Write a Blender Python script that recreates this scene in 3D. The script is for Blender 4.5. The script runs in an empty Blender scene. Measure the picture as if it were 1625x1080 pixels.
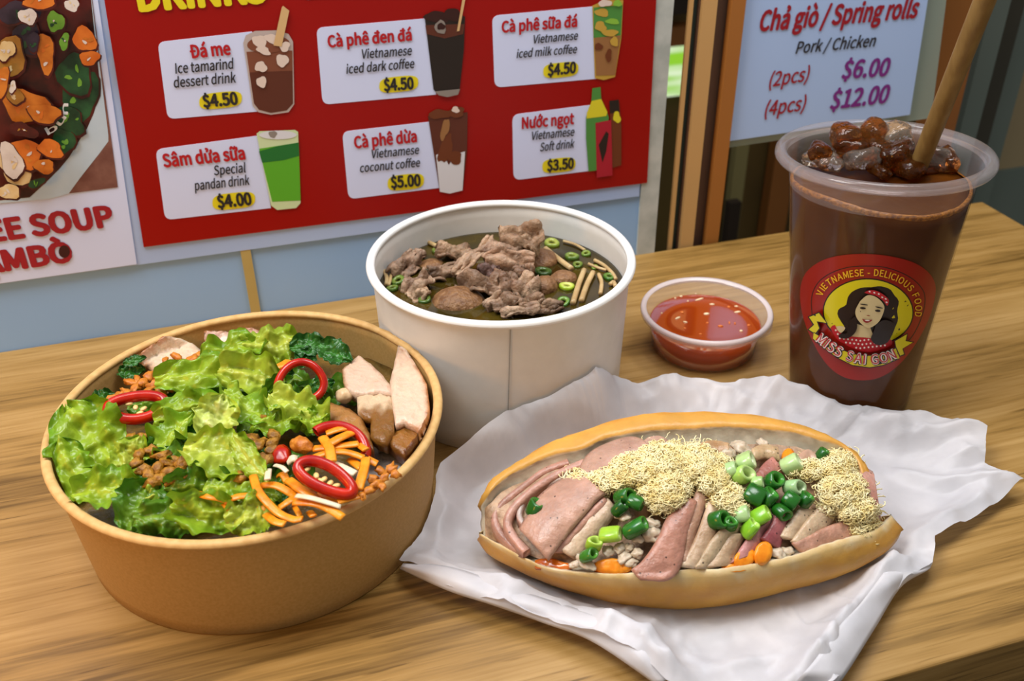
import bpy, bmesh, math, random
from mathutils import Vector, Matrix, noise
from mathutils.geometry import delaunay_2d_cdt

# ------------------------------------------------------------------ camera, world, lights, exposure
SC = bpy.context.scene
COL = SC.collection
W_PX, H_PX, FPX = 1625, 1080, 1550.0
PITCH, ROLL, CAM_H = math.radians(32.28), math.radians(-0.5), 0.2819
_c, _s = math.cos(PITCH), math.sin(PITCH)
_YD, FWD = Vector((0, -_s, -_c)), Vector((0, _c, -_s))
CU = Vector((1, 0, 0)) * math.cos(ROLL) - _YD * math.sin(ROLL)
CV = Vector((1, 0, 0)) * math.sin(ROLL) + _YD * math.cos(ROLL)
EYE = Vector((0, 0, CAM_H))
cd = bpy.data.cameras.new('camera')
cam = bpy.data.objects.new('camera', cd)
COL.objects.link(cam)
cam.matrix_world = Matrix(((CU.x, -CV.x, -FWD.x, EYE.x), (CU.y, -CV.y, -FWD.y, EYE.y), (CU.z, -CV.z, -FWD.z, EYE.z), (0, 0, 0, 1)))
cd.sensor_width = 36.0
cd.lens = 36.0 * FPX / W_PX
cd.clip_start, cd.clip_end = 0.01, 50
cd.dof.use_dof = True
cd.dof.focus_distance = 0.40
cd.dof.aperture_fstop = 15.0
SC.camera = cam

SC.view_settings.view_transform = 'Standard'
SC.view_settings.look = 'None'
SC.view_settings.gamma = 1.0
SC.view_settings.use_curve_mapping = False
SC.view_settings.exposure = 0.05

world = bpy.data.worlds.new('world')
SC.world = world
world.use_nodes = True
_bg = world.node_tree.nodes['Background']
_bg.inputs[0].default_value = (1.0, 0.96, 0.90, 1)
_bg.inputs[1].default_value = 0.34

def area(name, loc, target, size, power, color, size_y=None):
    l = bpy.data.lights.new(name, 'AREA')
    l.energy, l.color, l.size = power, color, size
    if size_y:
        l.shape = 'RECTANGLE'; l.size_y = size_y
    o = bpy.data.objects.new(name, l)
    COL.objects.link(o)
    o.location = loc
    o.rotation_euler = (Vector(target) - Vector(loc)).to_track_quat('-Z', 'Y').to_euler()
    return o
area('ceiling_light', (-0.32, 0.27, 0.78), (-0.04, 0.40, 0), 0.28, 4.6, (1.0, 0.96, 0.88), 0.36)
area('ceiling_light', (0.16, 0.47, 0.66), (0.08, 0.43, 0), 0.30, 3.2, (0.98, 0.98, 1.0), 0.30)
area('warm_lamp', (-0.30, 0.12, 0.16), (-0.19, 0.25, 0.0), 0.08, 0.30, (1.0, 0.42, 0.04))
area('cool_light', (-0.42, 0.22, 0.62), (-0.06, 0.49, 0.14), 0.25, 1.5, (0.70, 0.84, 1.0), 0.25)  # added unseen light that brightens and cools the back wall

# ------------------------------------------------------------------ helpers
def lin(c):
    if isinstance(c, str):
        c = [int(c[i:i + 2], 16) for i in (0, 2, 4)]
    return tuple(((x / 255) / 12.92 if x / 255 <= 0.04045 else ((x / 255 + 0.055) / 1.055) ** 2.4) for x in c)

def mixc(a, b, t):
    t = max(0, min(1, t)); a, b = lin(a), lin(b)
    return tuple(a[i] * (1 - t) + b[i] * t for i in range(3))
def ray(u, v):
    return FWD + CU * ((u - 812.5) / FPX) + CV * ((v - 540) / FPX)
def at(u, v, z=0.0):                      # point of the photograph on the level z above the counter
    d = ray(u, v)
    return EYE + d * ((z - CAM_H) / d.z)
def on_plane(u, v, p, n):
    d = ray(u, v)
    return EYE + d * ((p - EYE).dot(n) / d.dot(n))
def at_depth(u, v, dep):
    return EYE + ray(u, v) * dep

WA = at(0, 557)
WD = (at(1250, 366) - WA); WD.z = 0; WD.normalize()
WN = Vector((WD.y, -WD.x, 0))             # from the wall towards the room
def wall(s, n, z):
    return WA + WD * s + WN * n + Vector((0, 0, z))
def wp(u, v, n=0.0):
    return on_plane(u, v, WA + WN * n, WN)
def ws(u, v, n=0.0):
    p = wp(u, v, n)
    return (p - WA).dot(WD), p.z

ORIGIN = {}
def mk(name, verts, faces, mats, parent=None, smooth=True, fmat=None, cols=None, origin=None):
    me = bpy.data.meshes.new(name)
    vs = [Vector(v) for v in verts]
    if origin is None:
        lo = [min(v[i] for v in vs) for i in range(3)]; hi = [max(v[i] for v in vs) for i in range(3)]
        origin = Vector(((lo[0] + hi[0]) / 2, (lo[1] + hi[1]) / 2, lo[2]))
    origin = Vector(origin)
    me.from_pydata([v - origin for v in vs], [], faces)
    if not isinstance(mats, (list, tuple)): mats = [mats]
    for m in mats: me.materials.append(m)
    if fmat:
        me.polygons.foreach_set('material_index', fmat)
    if smooth:
        me.polygons.foreach_set('use_smooth', [True] * len(me.polygons))
    if cols:
        at_ = me.color_attributes.new('Col', 'FLOAT_COLOR', 'POINT')
        flat = []
        for c in cols: flat += [c[0], c[1], c[2], 1.0]
        at_.data.foreach_set('color', flat)
    me.update()
    o = bpy.data.objects.new(name, me)
    COL.objects.link(o)
    ORIGIN[o.name] = origin
    if parent is not None:
        o.parent = parent
        o.location = origin - ORIGIN[parent.name]
    else:
        o.location = origin
    return o

def empty(name, loc):
    o = bpy.data.objects.new(name, None)
    o.empty_display_size = 0.01
    COL.objects.link(o)
    o.location = loc
    ORIGIN[o.name] = Vector(loc)
    return o

def tag(o, label=None, cat=None, group=None, kind=None):
    if label: o['label'] = label
    if cat: o['category'] = cat
    if group: o['group'] = group
    if kind: o['kind'] = kind
    return o

class MB:
    def __init__(s): s.v, s.f, s.m, s.c = [], [], [], []
    def add(s, v, f, mi=0, c=None):
        b = len(s.v); s.v += [Vector(x) for x in v]
        s.f += [[b + i for i in q] for q in f]; s.m += [mi] * len(f)
        if c is not None: s.c += c if isinstance(c, list) else [c] * len(v)
    def build(s, name, mats, parent=None, smooth=True, origin=None):
        return mk(name, s.v, s.f, mats, parent, smooth, s.m, s.c if len(s.c) == len(s.v) and s.c else None, origin)

def tubeg(pts, r, k=8, flat=1.0, up=None, taper=None):
    pts = [Vector(p) for p in pts]
    V, Fc = [], []
    n = len(pts)
    for i, p in enumerate(pts):
        t = (pts[min(i + 1, n - 1)] - pts[max(i - 1, 0)])
        if t.length < 1e-9: t = Vector((1, 0, 0))
        t.normalize()
        u_ = Vector(up) if up else Vector((0, 0, 1))
        if abs(t.dot(u_)) > 0.98: u_ = Vector((0, 1, 0.2))
        a = t.cross(u_).normalized(); b = a.cross(t).normalized()
        rr = r * (taper(i / (n - 1)) if taper else 1)
        for j in range(k):
            q = 2 * math.pi * j / k + math.pi / 4
            V.append(p + a * (rr * math.cos(q)) + b * (rr * flat * math.sin(q)))
    for i in range(n - 1):
        for j in range(k):
            Fc.append([i * k + j, i * k + (j + 1) % k, (i + 1) * k + (j + 1) % k, (i + 1) * k + j])
    Fc.append(list(range(k))[::-1]); Fc.append([(n - 1) * k + j for j in range(k)])
    return V, Fc

def spline(pts, n):
    pts = [Vector(p) for p in pts]
    if len(pts) == 2:
        return [pts[0].lerp(pts[1], i / (n - 1)) for i in range(n)]
    d = [0.0]
    for a, b in zip(pts, pts[1:]): d.append(d[-1] + (b - a).length)
    out = []
    for i in range(n):
        t = d[-1] * i / (n - 1)
        k = 0
        while k < len(d) - 2 and d[k + 1] < t: k += 1
        h = (t - d[k]) / max(d[k + 1] - d[k], 1e-9)
        p0 = pts[max(k - 1, 0)]; p1 = pts[k]; p2 = pts[k + 1]; p3 = pts[min(k + 2, len(pts) - 1)]
        out.append(0.5 * ((2 * p1) + (p2 - p0) * h + (2 * p0 - 5 * p1 + 4 * p2 - p3) * h * h + (3 * p1 - p0 - 3 * p2 + p3) * h ** 3))
    return out

def lathe(prof, center, k=96, frame=None):
    V, Fc = [], []
    for (r, z) in prof:
        for j in range(k):
            q = 2 * math.pi * j / k
            V.append(frame(r, q, z) if frame else Vector((center[0] + r * math.cos(q), center[1] + r * math.sin(q), center[2] + z)))
    for i in range(len(prof) - 1):
        for j in range(k):
            Fc.append([i * k + j, i * k + (j + 1) % k, (i + 1) * k + (j + 1) % k, (i + 1) * k + j])
    return V, Fc

def shell(grid, th, rnd=None):
    """closed sheet of thickness th over a grid of points (list of rows)"""
    n, m = len(grid), len(grid[0])
    nor = []
    for i in range(n):
        for j in range(m):
            a = grid[min(i + 1, n - 1)][j] - grid[max(i - 1, 0)][j]
            b = grid[i][min(j + 1, m - 1)] - grid[i][max(j - 1, 0)]
            q = a.cross(b)
            nor.append(q.normalized() if q.length > 1e-12 else Vector((0, 0, 1)))
    flat = [p for r in grid for p in r]
    if sum(x.z for x in nor) < 0: nor = [-x for x in nor]
    V = []
    for top in (1, -1):
        for i in range(n):
            for j in range(m):
                e = 0.35 if i in (0, n - 1) or j in (0, m - 1) else 1.0
                V.append(flat[i * m + j] + nor[i * m + j] * (th / 2 * top * e))
    N = n * m
    Fc = []
    for i in range(n - 1):
        for j in range(m - 1):
            q = [i * m + j, i * m + j + 1, (i + 1) * m + j + 1, (i + 1) * m + j]
            Fc.append(q); Fc.append([x + N for x in reversed(q)])
    bd = [(0, j) for j in range(m)] + [(i, m - 1) for i in range(1, n)] + [(n - 1, j) for j in range(m - 2, -1, -1)] + [(i, 0) for i in range(n - 2, 0, -1)]
    ids = [i * m + j for i, j in bd]
    for a, b in zip(ids, ids[1:] + ids[:1]):
        Fc.append([a, a + N, b + N, b])
    return V, Fc

def ico(sub=2):
    bm = bmesh.new(); bmesh.ops.create_icosphere(bm, subdivisions=sub, radius=1)
    V = [v.co.copy() for v in bm.verts]; Fc = [[v.index for v in f.verts] for f in bm.faces]
    bm.free(); return V, Fc
ICO2, ICO3 = ico(2), ico(3)
def lump(c, sx, sy, sz, rot=0.0, amp=0.25, freq=1.6, seed=0, hi=False, tilt=0.0, cube=False):
    V, Fc = ICO3 if hi else ICO2
    R = Matrix.Rotation(rot, 3, 'Z') @ Matrix.Rotation(tilt, 3, 'X')
    out = []
    for p in V:
        k = 1 + amp * noise.noise(p * freq + Vector((seed * 7.1, seed * 3.3, seed))) + amp * 0.5 * noise.noise(p * freq * 2.7 + Vector((seed, seed * 5, 0)))
        if cube: k *= 0.92 / (abs(p.x) ** 5 + abs(p.y) ** 5 + abs(p.z) ** 5) ** 0.2
        out.append(Vector(c) + R @ Vector((p.x * sx * k, p.y * sy * k, p.z * sz * k)))
    return out, Fc

def boxg(f, s0, s1, n0, n1, z0, z1):
    V = [f(s, n, z) for z in (z0, z1) for n in (n0, n1) for s in (s0, s1)]
    return V, [[0, 1, 3, 2], [4, 6, 7, 5], [0, 4, 5, 1], [2, 3, 7, 6], [0, 2, 6, 4], [1, 5, 7, 3]]
def wbox(name, mat, s0, s1, n0, n1, z0, z1, parent=None, bevel=0.0):
    V, Fc = boxg(wall, s0, s1, n0, n1, z0, z1)
    o = mk(name, V, Fc, mat, parent, False)
    if bevel:
        b = o.modifiers.new('bevel', 'BEVEL'); b.width = bevel; b.segments = 3
    return o

# ------------------------------------------------------------------ materials
def new_mat(name):
    m = bpy.data.materials.new(name); m.use_nodes = True
    nt = m.node_tree
    return m, nt, nt.nodes, nt.links, nt.nodes['Principled BSDF']

def mat(name, c1, c2=None, scale=200.0, rough=0.5, bump=0.0, bscale=None, spec=0.5, sss=0.0, coat=0.0, trans=0.0, detail=4, lo=0.35, hi=0.65, ior=1.45, stretch=None):
    m, nt, N, L, b = new_mat(name)
    b.inputs['Roughness'].default_value = rough
    b.inputs['Specular IOR Level'].default_value = spec
    b.inputs['IOR'].default_value = ior
    if coat: b.inputs['Coat Weight'].default_value = coat; b.inputs['Coat Roughness'].default_value = 0.12
    if sss:
        b.inputs['Subsurface Weight'].default_value = sss
        b.inputs['Subsurface Scale'].default_value = 0.004
        b.inputs['Subsurface Radius'].default_value = (1.0, 0.5, 0.3)
    if trans: b.inputs['Transmission Weight'].default_value = trans
    tc = N.new('ShaderNodeTexCoord')
    src = tc.outputs['Object']
    if stretch:
        mp = N.new('ShaderNodeMapping'); mp.inputs['Scale'].default_value = stretch
        L.new(src, mp.inputs[0]); src = mp.outputs[0]
    if c2 is None:
        b.inputs['Base Color'].default_value = (*lin(c1), 1)
    else:
        nz = N.new('ShaderNodeTexNoise'); nz.inputs['Scale'].default_value = scale; nz.inputs['Detail'].default_value = detail
        L.new(src, nz.inputs['Vector'])
        rp = N.new('ShaderNodeValToRGB')
        rp.color_ramp.elements[0].position = lo; rp.color_ramp.elements[0].color = (*lin(c1), 1)
        rp.color_ramp.elements[1].position = hi; rp.color_ramp.elements[1].color = (*lin(c2), 1)
        L.new(nz.outputs['Fac'], rp.inputs['Fac']); L.new(rp.outputs[0], b.inputs['Base Color'])
    if bump:
        nb = N.new('ShaderNodeTexNoise'); nb.inputs['Scale'].default_value = bscale or scale; nb.inputs['Detail'].default_value = 5
        L.new(src, nb.inputs['Vector'])
        bp = N.new('ShaderNodeBump'); bp.inputs['Strength'].default_value = bump; bp.inputs['Distance'].default_value = 0.001
        L.new(nb.outputs['Fac'], bp.inputs['Height']); L.new(bp.outputs[0], b.inputs['Normal'])
    return m

def attr_mat(name, rough=0.4, bump=0.3, bscale=300, spec=0.5, transl=0.0, sss=0.0, var=0.25, vscale=250, coat=0.0, specks=0):
    """base colour from the mesh's own pigment attribute, mottled by noise"""
    m, nt, N, L, b = new_mat(name)
    b.inputs['Roughness'].default_value = rough
    b.inputs['Specular IOR Level'].default_value = spec
    if coat: b.inputs['Coat Weight'].default_value = coat; b.inputs['Coat Roughness'].default_value = 0.15
    if sss:
        b.inputs['Subsurface Weight'].default_value = sss; b.inputs['Subsurface Scale'].default_value = 0.003
    a = N.new('ShaderNodeAttribute'); a.attribute_name = 'Col'
    tc = N.new('ShaderNodeTexCoord')
    nz = N.new('ShaderNodeTexNoise'); nz.inputs['Scale'].default_value = vscale; nz.inputs['Detail'].default_value = 4
    L.new(tc.outputs['Object'], nz.inputs['Vector'])
    mr = N.new('ShaderNodeMapRange'); mr.inputs[1].default_value = 0.3; mr.inputs[2].default_value = 0.7
    mr.inputs[3].default_value = 1 - var; mr.inputs[4].default_value = 1 + var
    L.new(nz.outputs['Fac'], mr.inputs[0])
    mx = N.new('ShaderNodeVectorMath'); mx.operation = 'SCALE'
    L.new(a.outputs['Color'], mx.inputs[0]); L.new(mr.outputs[0], mx.inputs['Scale'])
    if specks:
        vo = N.new('ShaderNodeTexVoronoi'); vo.inputs['Scale'].default_value = specks
        L.new(tc.outputs['Object'], vo.inputs['Vector'])
        lt = N.new('ShaderNodeMath'); lt.operation = 'LESS_THAN'; lt.inputs[1].default_value = 0.16; L.new(vo.outputs['Distance'], lt.inputs[0])
        sx = N.new('ShaderNodeSeparateColor'); L.new(vo.outputs['Color'], sx.inputs[0])
        gt = N.new('ShaderNodeMath'); gt.operation = 'GREATER_THAN'; gt.inputs[1].default_value = 0.55; L.new(sx.outputs[0], gt.inputs[0])
        ml = N.new('ShaderNodeMath'); ml.operation = 'MULTIPLY'; L.new(lt.outputs[0], ml.inputs[0]); L.new(gt.outputs[0], ml.inputs[1])
        mk_ = N.new('ShaderNodeMapRange'); mk_.inputs[3].default_value = 1.0; mk_.inputs[4].default_value = 0.25; L.new(ml.outputs[0], mk_.inputs[0])
        m2 = N.new('ShaderNodeVectorMath'); m2.operation = 'SCALE'; L.new(mx.outputs[0], m2.inputs[0]); L.new(mk_.outputs[0], m2.inputs['Scale']); mx = m2
    L.new(mx.outputs[0], b.inputs['Base Color'])
    if bump:
        nb = N.new('ShaderNodeTexNoise'); nb.inputs['Scale'].default_value = bscale; nb.inputs['Detail'].default_value = 4
        L.new(tc.outputs['Object'], nb.inputs['Vector'])
        bp = N.new('ShaderNodeBump'); bp.inputs['Strength'].default_value = bump; bp.inputs['Distance'].default_value = 0.001
        L.new(nb.outputs['Fac'], bp.inputs['Height']); L.new(bp.outputs[0], b.inputs['Normal'])
    if transl:
        t = N.new('ShaderNodeBsdfTranslucent'); L.new(mx.outputs[0], t.inputs[0])
        ms = N.new('ShaderNodeMixShader'); ms.inputs[0].default_value = transl
        L.new(b.outputs[0], ms.inputs[1]); L.new(t.outputs[0], ms.inputs[2])
        L.new(ms.outputs[0], N['Material Output'].inputs[0])
    return m

def clear_mat(name, tint=(1, 1, 1), haze=0.08, haze_col=(0.9, 0.88, 0.9), ior=1.5, rough=0.05):
    """thin clear plastic: straight-through light, fresnel gloss, a little frost"""
    m, nt, N, L, b = new_mat(name)
    N.remove(b)
    tr = N.new('ShaderNodeBsdfTransparent'); tr.inputs[0].default_value = (*tint, 1)
    gl = N.new('ShaderNodeBsdfGlossy'); gl.inputs['Roughness'].default_value = rough
    lw = N.new('ShaderNodeLayerWeight'); lw.inputs[0].default_value = 0.5
    pw = N.new('ShaderNodeMath'); pw.operation = 'POWER'; pw.inputs[1].default_value = 4.0
    L.new(lw.outputs['Facing'], pw.inputs[0])
    fr = N.new('ShaderNodeMath'); fr.operation = 'MULTIPLY_ADD'; fr.inputs[1].default_value = 0.5; fr.inputs[2].default_value = 0.028
    L.new(pw.outputs[0], fr.inputs[0])
    df = N.new('ShaderNodeBsdfDiffuse'); df.inputs[0].default_value = (*haze_col, 1)
    m1 = N.new('ShaderNodeMixShader'); m1.inputs[0].default_value = haze
    L.new(tr.outputs[0], m1.inputs[1]); L.new(df.outputs[0], m1.inputs[2])
    m2 = N.new('ShaderNodeMixShader')
    L.new(fr.outputs[0], m2.inputs[0]); L.new(m1.outputs[0], m2.inputs[1]); L.new(gl.outputs[0], m2.inputs[2])
    L.new(m2.outputs[0], N['Material Output'].inputs[0])
    return m

def wood_mat(name, ca, cb, cc, ang, rough=0.38, sc=1.0, bump=0.08):
    m, nt, N, L, b = new_mat(name)
    tc = N.new('ShaderNodeTexCoord')
    geo = N.new('ShaderNodeNewGeometry')
    mp = N.new('ShaderNodeMapping'); mp.vector_type = 'POINT'
    mp.inputs['Rotation'].default_value = (0, 0, -ang)
    L.new(geo.outputs['Position'], mp.inputs[0])
    def nz(sx, sy, sz, det, dist=0.0):
        q = N.new('ShaderNodeMapping'); q.inputs['Scale'].default_value = (sx * sc, sy * sc, sz * sc)
        L.new(mp.outputs[0], q.inputs[0])
        n = N.new('ShaderNodeTexNoise'); n.inputs['Scale'].default_value = 1; n.inputs['Detail'].default_value = det
        n.inputs['Distortion'].default_value = dist
        L.new(q.outputs[0], n.inputs['Vector']); return n.outputs['Fac']
    broad = nz(1.6, 22, 22, 2, 0.4)
    mid = nz(8, 130, 130, 4, 0.9)
    fine = nz(26, 700, 700, 4, 0.5)
    pore = nz(22, 560, 560, 2, 0.8)
    def ma(op, x, y):
        k = N.new('ShaderNodeMath'); k.operation = op
        for i, w in enumerate((x, y)):
            if isinstance(w, (int, float)): k.inputs[i].default_value = w
            else: L.new(w, k.inputs[i])
        return k.outputs[0]
    tot = ma('ADD', ma('ADD', ma('MULTIPLY', broad, 0.5), ma('MULTIPLY', mid, 0.40)), ma('MULTIPLY', fine, 0.22))
    tot = ma('SUBTRACT', tot, ma('MULTIPLY', ma('MAXIMUM', ma('SUBTRACT', pore, 0.62), 0.0), 0.9))
    rp = N.new('ShaderNodeValToRGB')
    e = rp.color_ramp.elements
    e[0].position = 0.42; e[0].color = (*lin(ca), 1)
    e[1].position = 0.72; e[1].color = (*lin(cc), 1)
    x = e.new(0.55); x.color = (*lin(cb), 1)
    L.new(tot, rp.inputs[0]); L.new(rp.outputs[0], b.inputs['Base Color'])
    b.inputs['Roughness'].default_value = rough
    b.inputs['Specular IOR Level'].default_value = 0.4
    bp = N.new('ShaderNodeBump'); bp.inputs['Strength'].default_value = bump; bp.inputs['Distance'].default_value = 0.001
    L.new(tot, bp.inputs['Height']); L.new(bp.outputs[0], b.inputs['Normal'])
    return m

ANG = math.atan2(WD.y, WD.x)
M_WOOD = wood_mat('counter_wood', '64481c', '98743c', 'b49058', ANG)
M_POST_L = mat('pale_post', 'c0925a', 'd2a86c', 8, 0.5, stretch=(1, 1, 0.1))
M_POST_O = mat('orange_post', '9a5e26', 'ae7030', 8, 0.5, stretch=(1, 1, 0.1))
M_POST_B = mat('brown_post', '5a4234', '6c5040', 8, 0.6)
M_TEAL = mat('dark_teal', '2c3a34')
M_WALL = mat('cool_tint_wall', '8cb2e0', '96bae4', 6, 0.4)  # blue of the cool daylight is put into the wall colour
M_WALL2 = mat('white_board', 'a6bce6', 'aec4ea', 6, 0.4)  # board white with the same cool daylight mixed into it
M_BATTEN = mat('tan_batten', 'b09a5c', 'bfa968', 12, 0.5)
M_STRIP = mat('worn_strip', 'a7aca6', 'c6c8c2', 60, 0.6)
M_RED = mat('poster_red', '960c06', '9c0e08', 3, 0.38, spec=0.3)
M_PAPER_W = mat('poster_white', 'd0d8f8', 'd4dcfa', 4, 0.4, spec=0.3)  # white paper, the daylight's cool tint painted into its colour
M_SIGN = mat('sign_white', 'a9c2ee', 'b0c8f0', 3, 0.35, spec=0.3)  # white sign, coloured blue to stand in for cool daylight
M_INK_RED = mat('ink_red', 'b5121b')
M_INK_DRED = mat('ink_dark_red', '9c1424')
M_INK_BLACK = mat('ink_black', '2a2426')
M_INK_PURPLE = mat('ink_purple', '7a2680')
M_YELLOW = mat('badge_yellow', 'e3d21a')
M_KRAFT = mat('kraft', 'a8834a', 'b28c54', 900, 0.6, 0.05, 600, spec=0.25)
M_KRAFT_RIM = mat('kraft_rim', 'c49a5e', 'd0a96e', 300, 0.5, 0.05, spec=0.3)
M_WHITE = mat('white_card', 'd9d5ce', 'dedad3', 120, 0.4, spec=0.35)
M_WHITE_RIM = mat('white_rim', 'e6e4e0', None, rough=0.3)
M_SEAM = mat('seam_grey', '8d8880')

# ------------------------------------------------------------------ setting: counter, walls, posts
def sn(u, v, z=0.0):
    p = at(u, v, z) - WA
    return p.dot(WD), p.dot(WN)
s_end = sn(1558, 319)[0]
n_front = sn(1500, 1050)[1]
counter = empty('counter', wall(0.1, 0.15, -0.76))
wbox('countertop', M_WOOD, -0.55, s_end, 0.0005, n_front, -0.04, 0.0, counter, 0.0012)
for s_ in (-0.5, s_end - 0.08):
    for n_ in (0.03, n_front - 0.07):
        wbox('leg', M_WOOD, s_, s_ + 0.04, n_, n_ + 0.04, -0.76, -0.04, counter)
tag(counter, 'long light brown wooden counter with streaky grain under all the food', 'counter')

s_wall = ws(1037, 396)[0]
def struct(o): o['kind'] = 'structure'; return o
struct(wbox('wall_back', M_WALL, -0.9, s_wall - 0.012, -0.03, 0.0, -0.76, 0.7))
struct(wbox('trim_1', M_STRIP, s_wall - 0.012, s_wall, -0.035, 0.0015, -0.76, 0.7))
sb = ws(395, 430)[0]
struct(wbox('trim_2', M_BATTEN, sb - 0.0027, sb + 0.0027, -0.002, 0.0012, 0.0, 0.052))
struct(wbox('trim_3', M_WALL2, -0.5, s_wall - 0.013, -0.001, 0.0014, 0.040, 0.7))
M_FLOOR = mat('floor_tiles', '3a4444', '46504e', 3, 0.5)
struct(mk('floor', [(-3, -2, -0.76), (4, -2, -0.76), (4, 4, -0.76), (-3, 4, -0.76)], [[0, 1, 2, 3]], M_FLOOR, None, False))
# posts of the sliding frame, right of the wall
def post(k, name_mat, u0, u1, v, n0, n1):
    a = ws(u0, v, n1)[0]; b = ws(u1, v, n1)[0]
    return struct(wbox('trim_%d' % k, name_mat, a, b, n0, n1, -0.76, 0.7))
post(4, M_POST_L, 1060.5, 1066.5, 390, -0.004, -0.002)
post(5, M_TEAL, 1066.5, 1074, 388, -0.009, -0.006)
post(6, M_POST_B, 1074, 1080, 388, -0.008, -0.004)
post(7, M_POST_L, 1080, 1100, 386, -0.006, -0.001)
post(8, M_POST_B, 1100, 1121, 384, -0.012, -0.008)
post(9, M_POST_O, 1121, 1140, 380, -0.006, -0.001)
# room behind the opening
M_BACKBROWN = mat('back_brown', '4a3818', '64501f', 3, 0.7)
M_DARK = mat('dark_brown', '1c130a', '2a1c0c', 6, 0.7)
M_OLIVE = mat('olive_panel', '7c7144', '877c4e', 4, 0.6)
M_ORANGE_D = mat('orange_brown', '7c4a1c', '8a5420', 6, 0.6)
M_GREYTEAL = mat('grey_teal', '5c6860', '667068', 4, 0.6)
M_TAN = mat('tan_wall', '8a7a5c', '968664', 3, 0.6)
NB = -0.8
struct(wbox('wall_far', M_BACKBROWN, -0.2, 3.0, NB - 0.05, NB, -0.76, 1.4))
def farbox(k, m, u0, u1, v0, v1, n, th=0.04):
    vm = max(60, min((v0 + v1) / 2, 330))
    a, b = ws(u0, vm, n)[0], ws(u1, vm, n)[0]; um = (u0 + u1) / 2
    z1, z0 = ws(um, v0, n)[1], ws(um, v1, n)[1]
    if k in (15, 16, 17, 18, 19): z0, z1 = -0.76, 1.2
    if k in (12, 13, 14, 20, 21): z0 = -0.76
    return struct(wbox('trim_%d' % k, m, a, b, n - th, n, z0, z1))
m, nt, N_, L_, b_ = new_mat('window_daylight')
b_.inputs['Base Color'].default_value = (0.1, 0.1, 0.1, 1)
_tc = N_.new('ShaderNodeTexCoord'); _nz = N_.new('ShaderNodeTexNoise'); _nz.inputs['Scale'].default_value = 12
_rp = N_.new('ShaderNodeValToRGB')
_rp.color_ramp.elements[0].position = 0.42; _rp.color_ramp.elements[0].color = (*lin('8fd020'), 1)
_rp.color_ramp.elements[1].position = 0.56; _rp.color_ramp.elements[1].color = (*lin('f4ffe4'), 1)
_mp = N_.new('ShaderNodeMapping'); _mp.inputs['Scale'].default_value = (0.4, 0.4, 2.2)
L_.new(_tc.outputs['Object'], _mp.inputs[0]); L_.new(_mp.outputs[0], _nz.inputs['Vector'])
L_.new(_nz.outputs['Fac'], _rp.inputs[0]); L_.new(_rp.outputs[0], b_.inputs['Emission Color'])
b_.inputs['Emission Strength'].default_value = 0.9
M_WINDOW = m
a_, z1_ = ws(1046, 74, NB + 0.02); b2_, z0_ = ws(1092, 150, NB + 0.02)
struct(wbox('window_1', M_WINDOW, a_, b2_, NB, NB + 0.02, z0_, z1_))
farbox(10, M_ORANGE_D, 1040, 1098, 44, 74, NB + 0.03, 0.03)
farbox(11, M_DARK, 1030, 1104, -40, 24, NB + 0.04, 0.04)
farbox(12, mat('olive_brown', '44320f', '5c471c', 9, .7), 1128, 1262, 170, 470, -0.35, 0.05)
farbox(13, M_ORANGE_D, 1229, 1262, 160, 362, -0.33, 0.015)
farbox(14, M_OLIVE, 1166, 1186, 190, 320, -0.33, 0.01)
farbox(21, M_DARK, 1158, 1176, 322, 410, -0.31, 0.01)
farbox(15, M_ORANGE_D, 1505, 1524, -80, 420, -0.06, 0.03)
farbox(16, M_GREYTEAL, 1528, 1556, -80, 460, -0.10, 0.03)
farbox(17, mat('dark_olive', '302e24', '3c382c', 4, .7), 1550, 1578, -80, 460, -0.14, 0.03)
farbox(18, M_GREYTEAL, 1572, 1604, -80, 460, -0.18, 0.03)
farbox(19, M_TAN, 1592, 1760, -80, 270, -0.24, 0.03)
farbox(20, M_GREYTEAL, 1560, 1760, 262, 470, -0.235, 0.03)

# ------------------------------------------------------------------ posters
import os
try:
    FONT = bpy.data.fonts.load(os.path.join(bpy.utils.resource_path('LOCAL'), 'datafiles', 'fonts', 'Noto Sans CJK Regular.woff2'))
except Exception:
    FONT = None
def text_mesh(body, bold=0.0, shear=0.0, sx=1.0):
    cu = bpy.data.curves.new('t', 'FONT')
    if FONT: cu.font = FONT
    cu.body = body; cu.size = 1; cu.shear = shear; cu.resolution_u = 3
    o = bpy.data.objects.new('t', cu); COL.objects.link(o)
    dg = bpy.context.evaluated_depsgraph_get(); dg.update()
    me = o.evaluated_get(dg).to_mesh()
    V = [v.co.copy() for v in me.vertices]; Fc = [list(p.vertices) for p in me.polygons]
    o.evaluated_get(dg).to_mesh_clear()
    bpy.data.objects.remove(o); bpy.data.curves.remove(cu)
    if bold > 0.003 and V:                      # heavier strokes: the same outline laid down again, a hair to each side
        V0, F0, n = V, Fc, len(V); V, Fc = [], []
        for k in range(12):
            dx, dy = bold * 0.72 * math.cos(k * math.pi / 6), bold * 0.6 * math.sin(k * math.pi / 6)
            V += [v + Vector((dx, dy, k * 1.2e-5)) for v in V0]; Fc += [[i + k * n for i in f] for f in F0]
    return V, Fc
CAP = max(v.y for v in text_mesh('H')[0])
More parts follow.
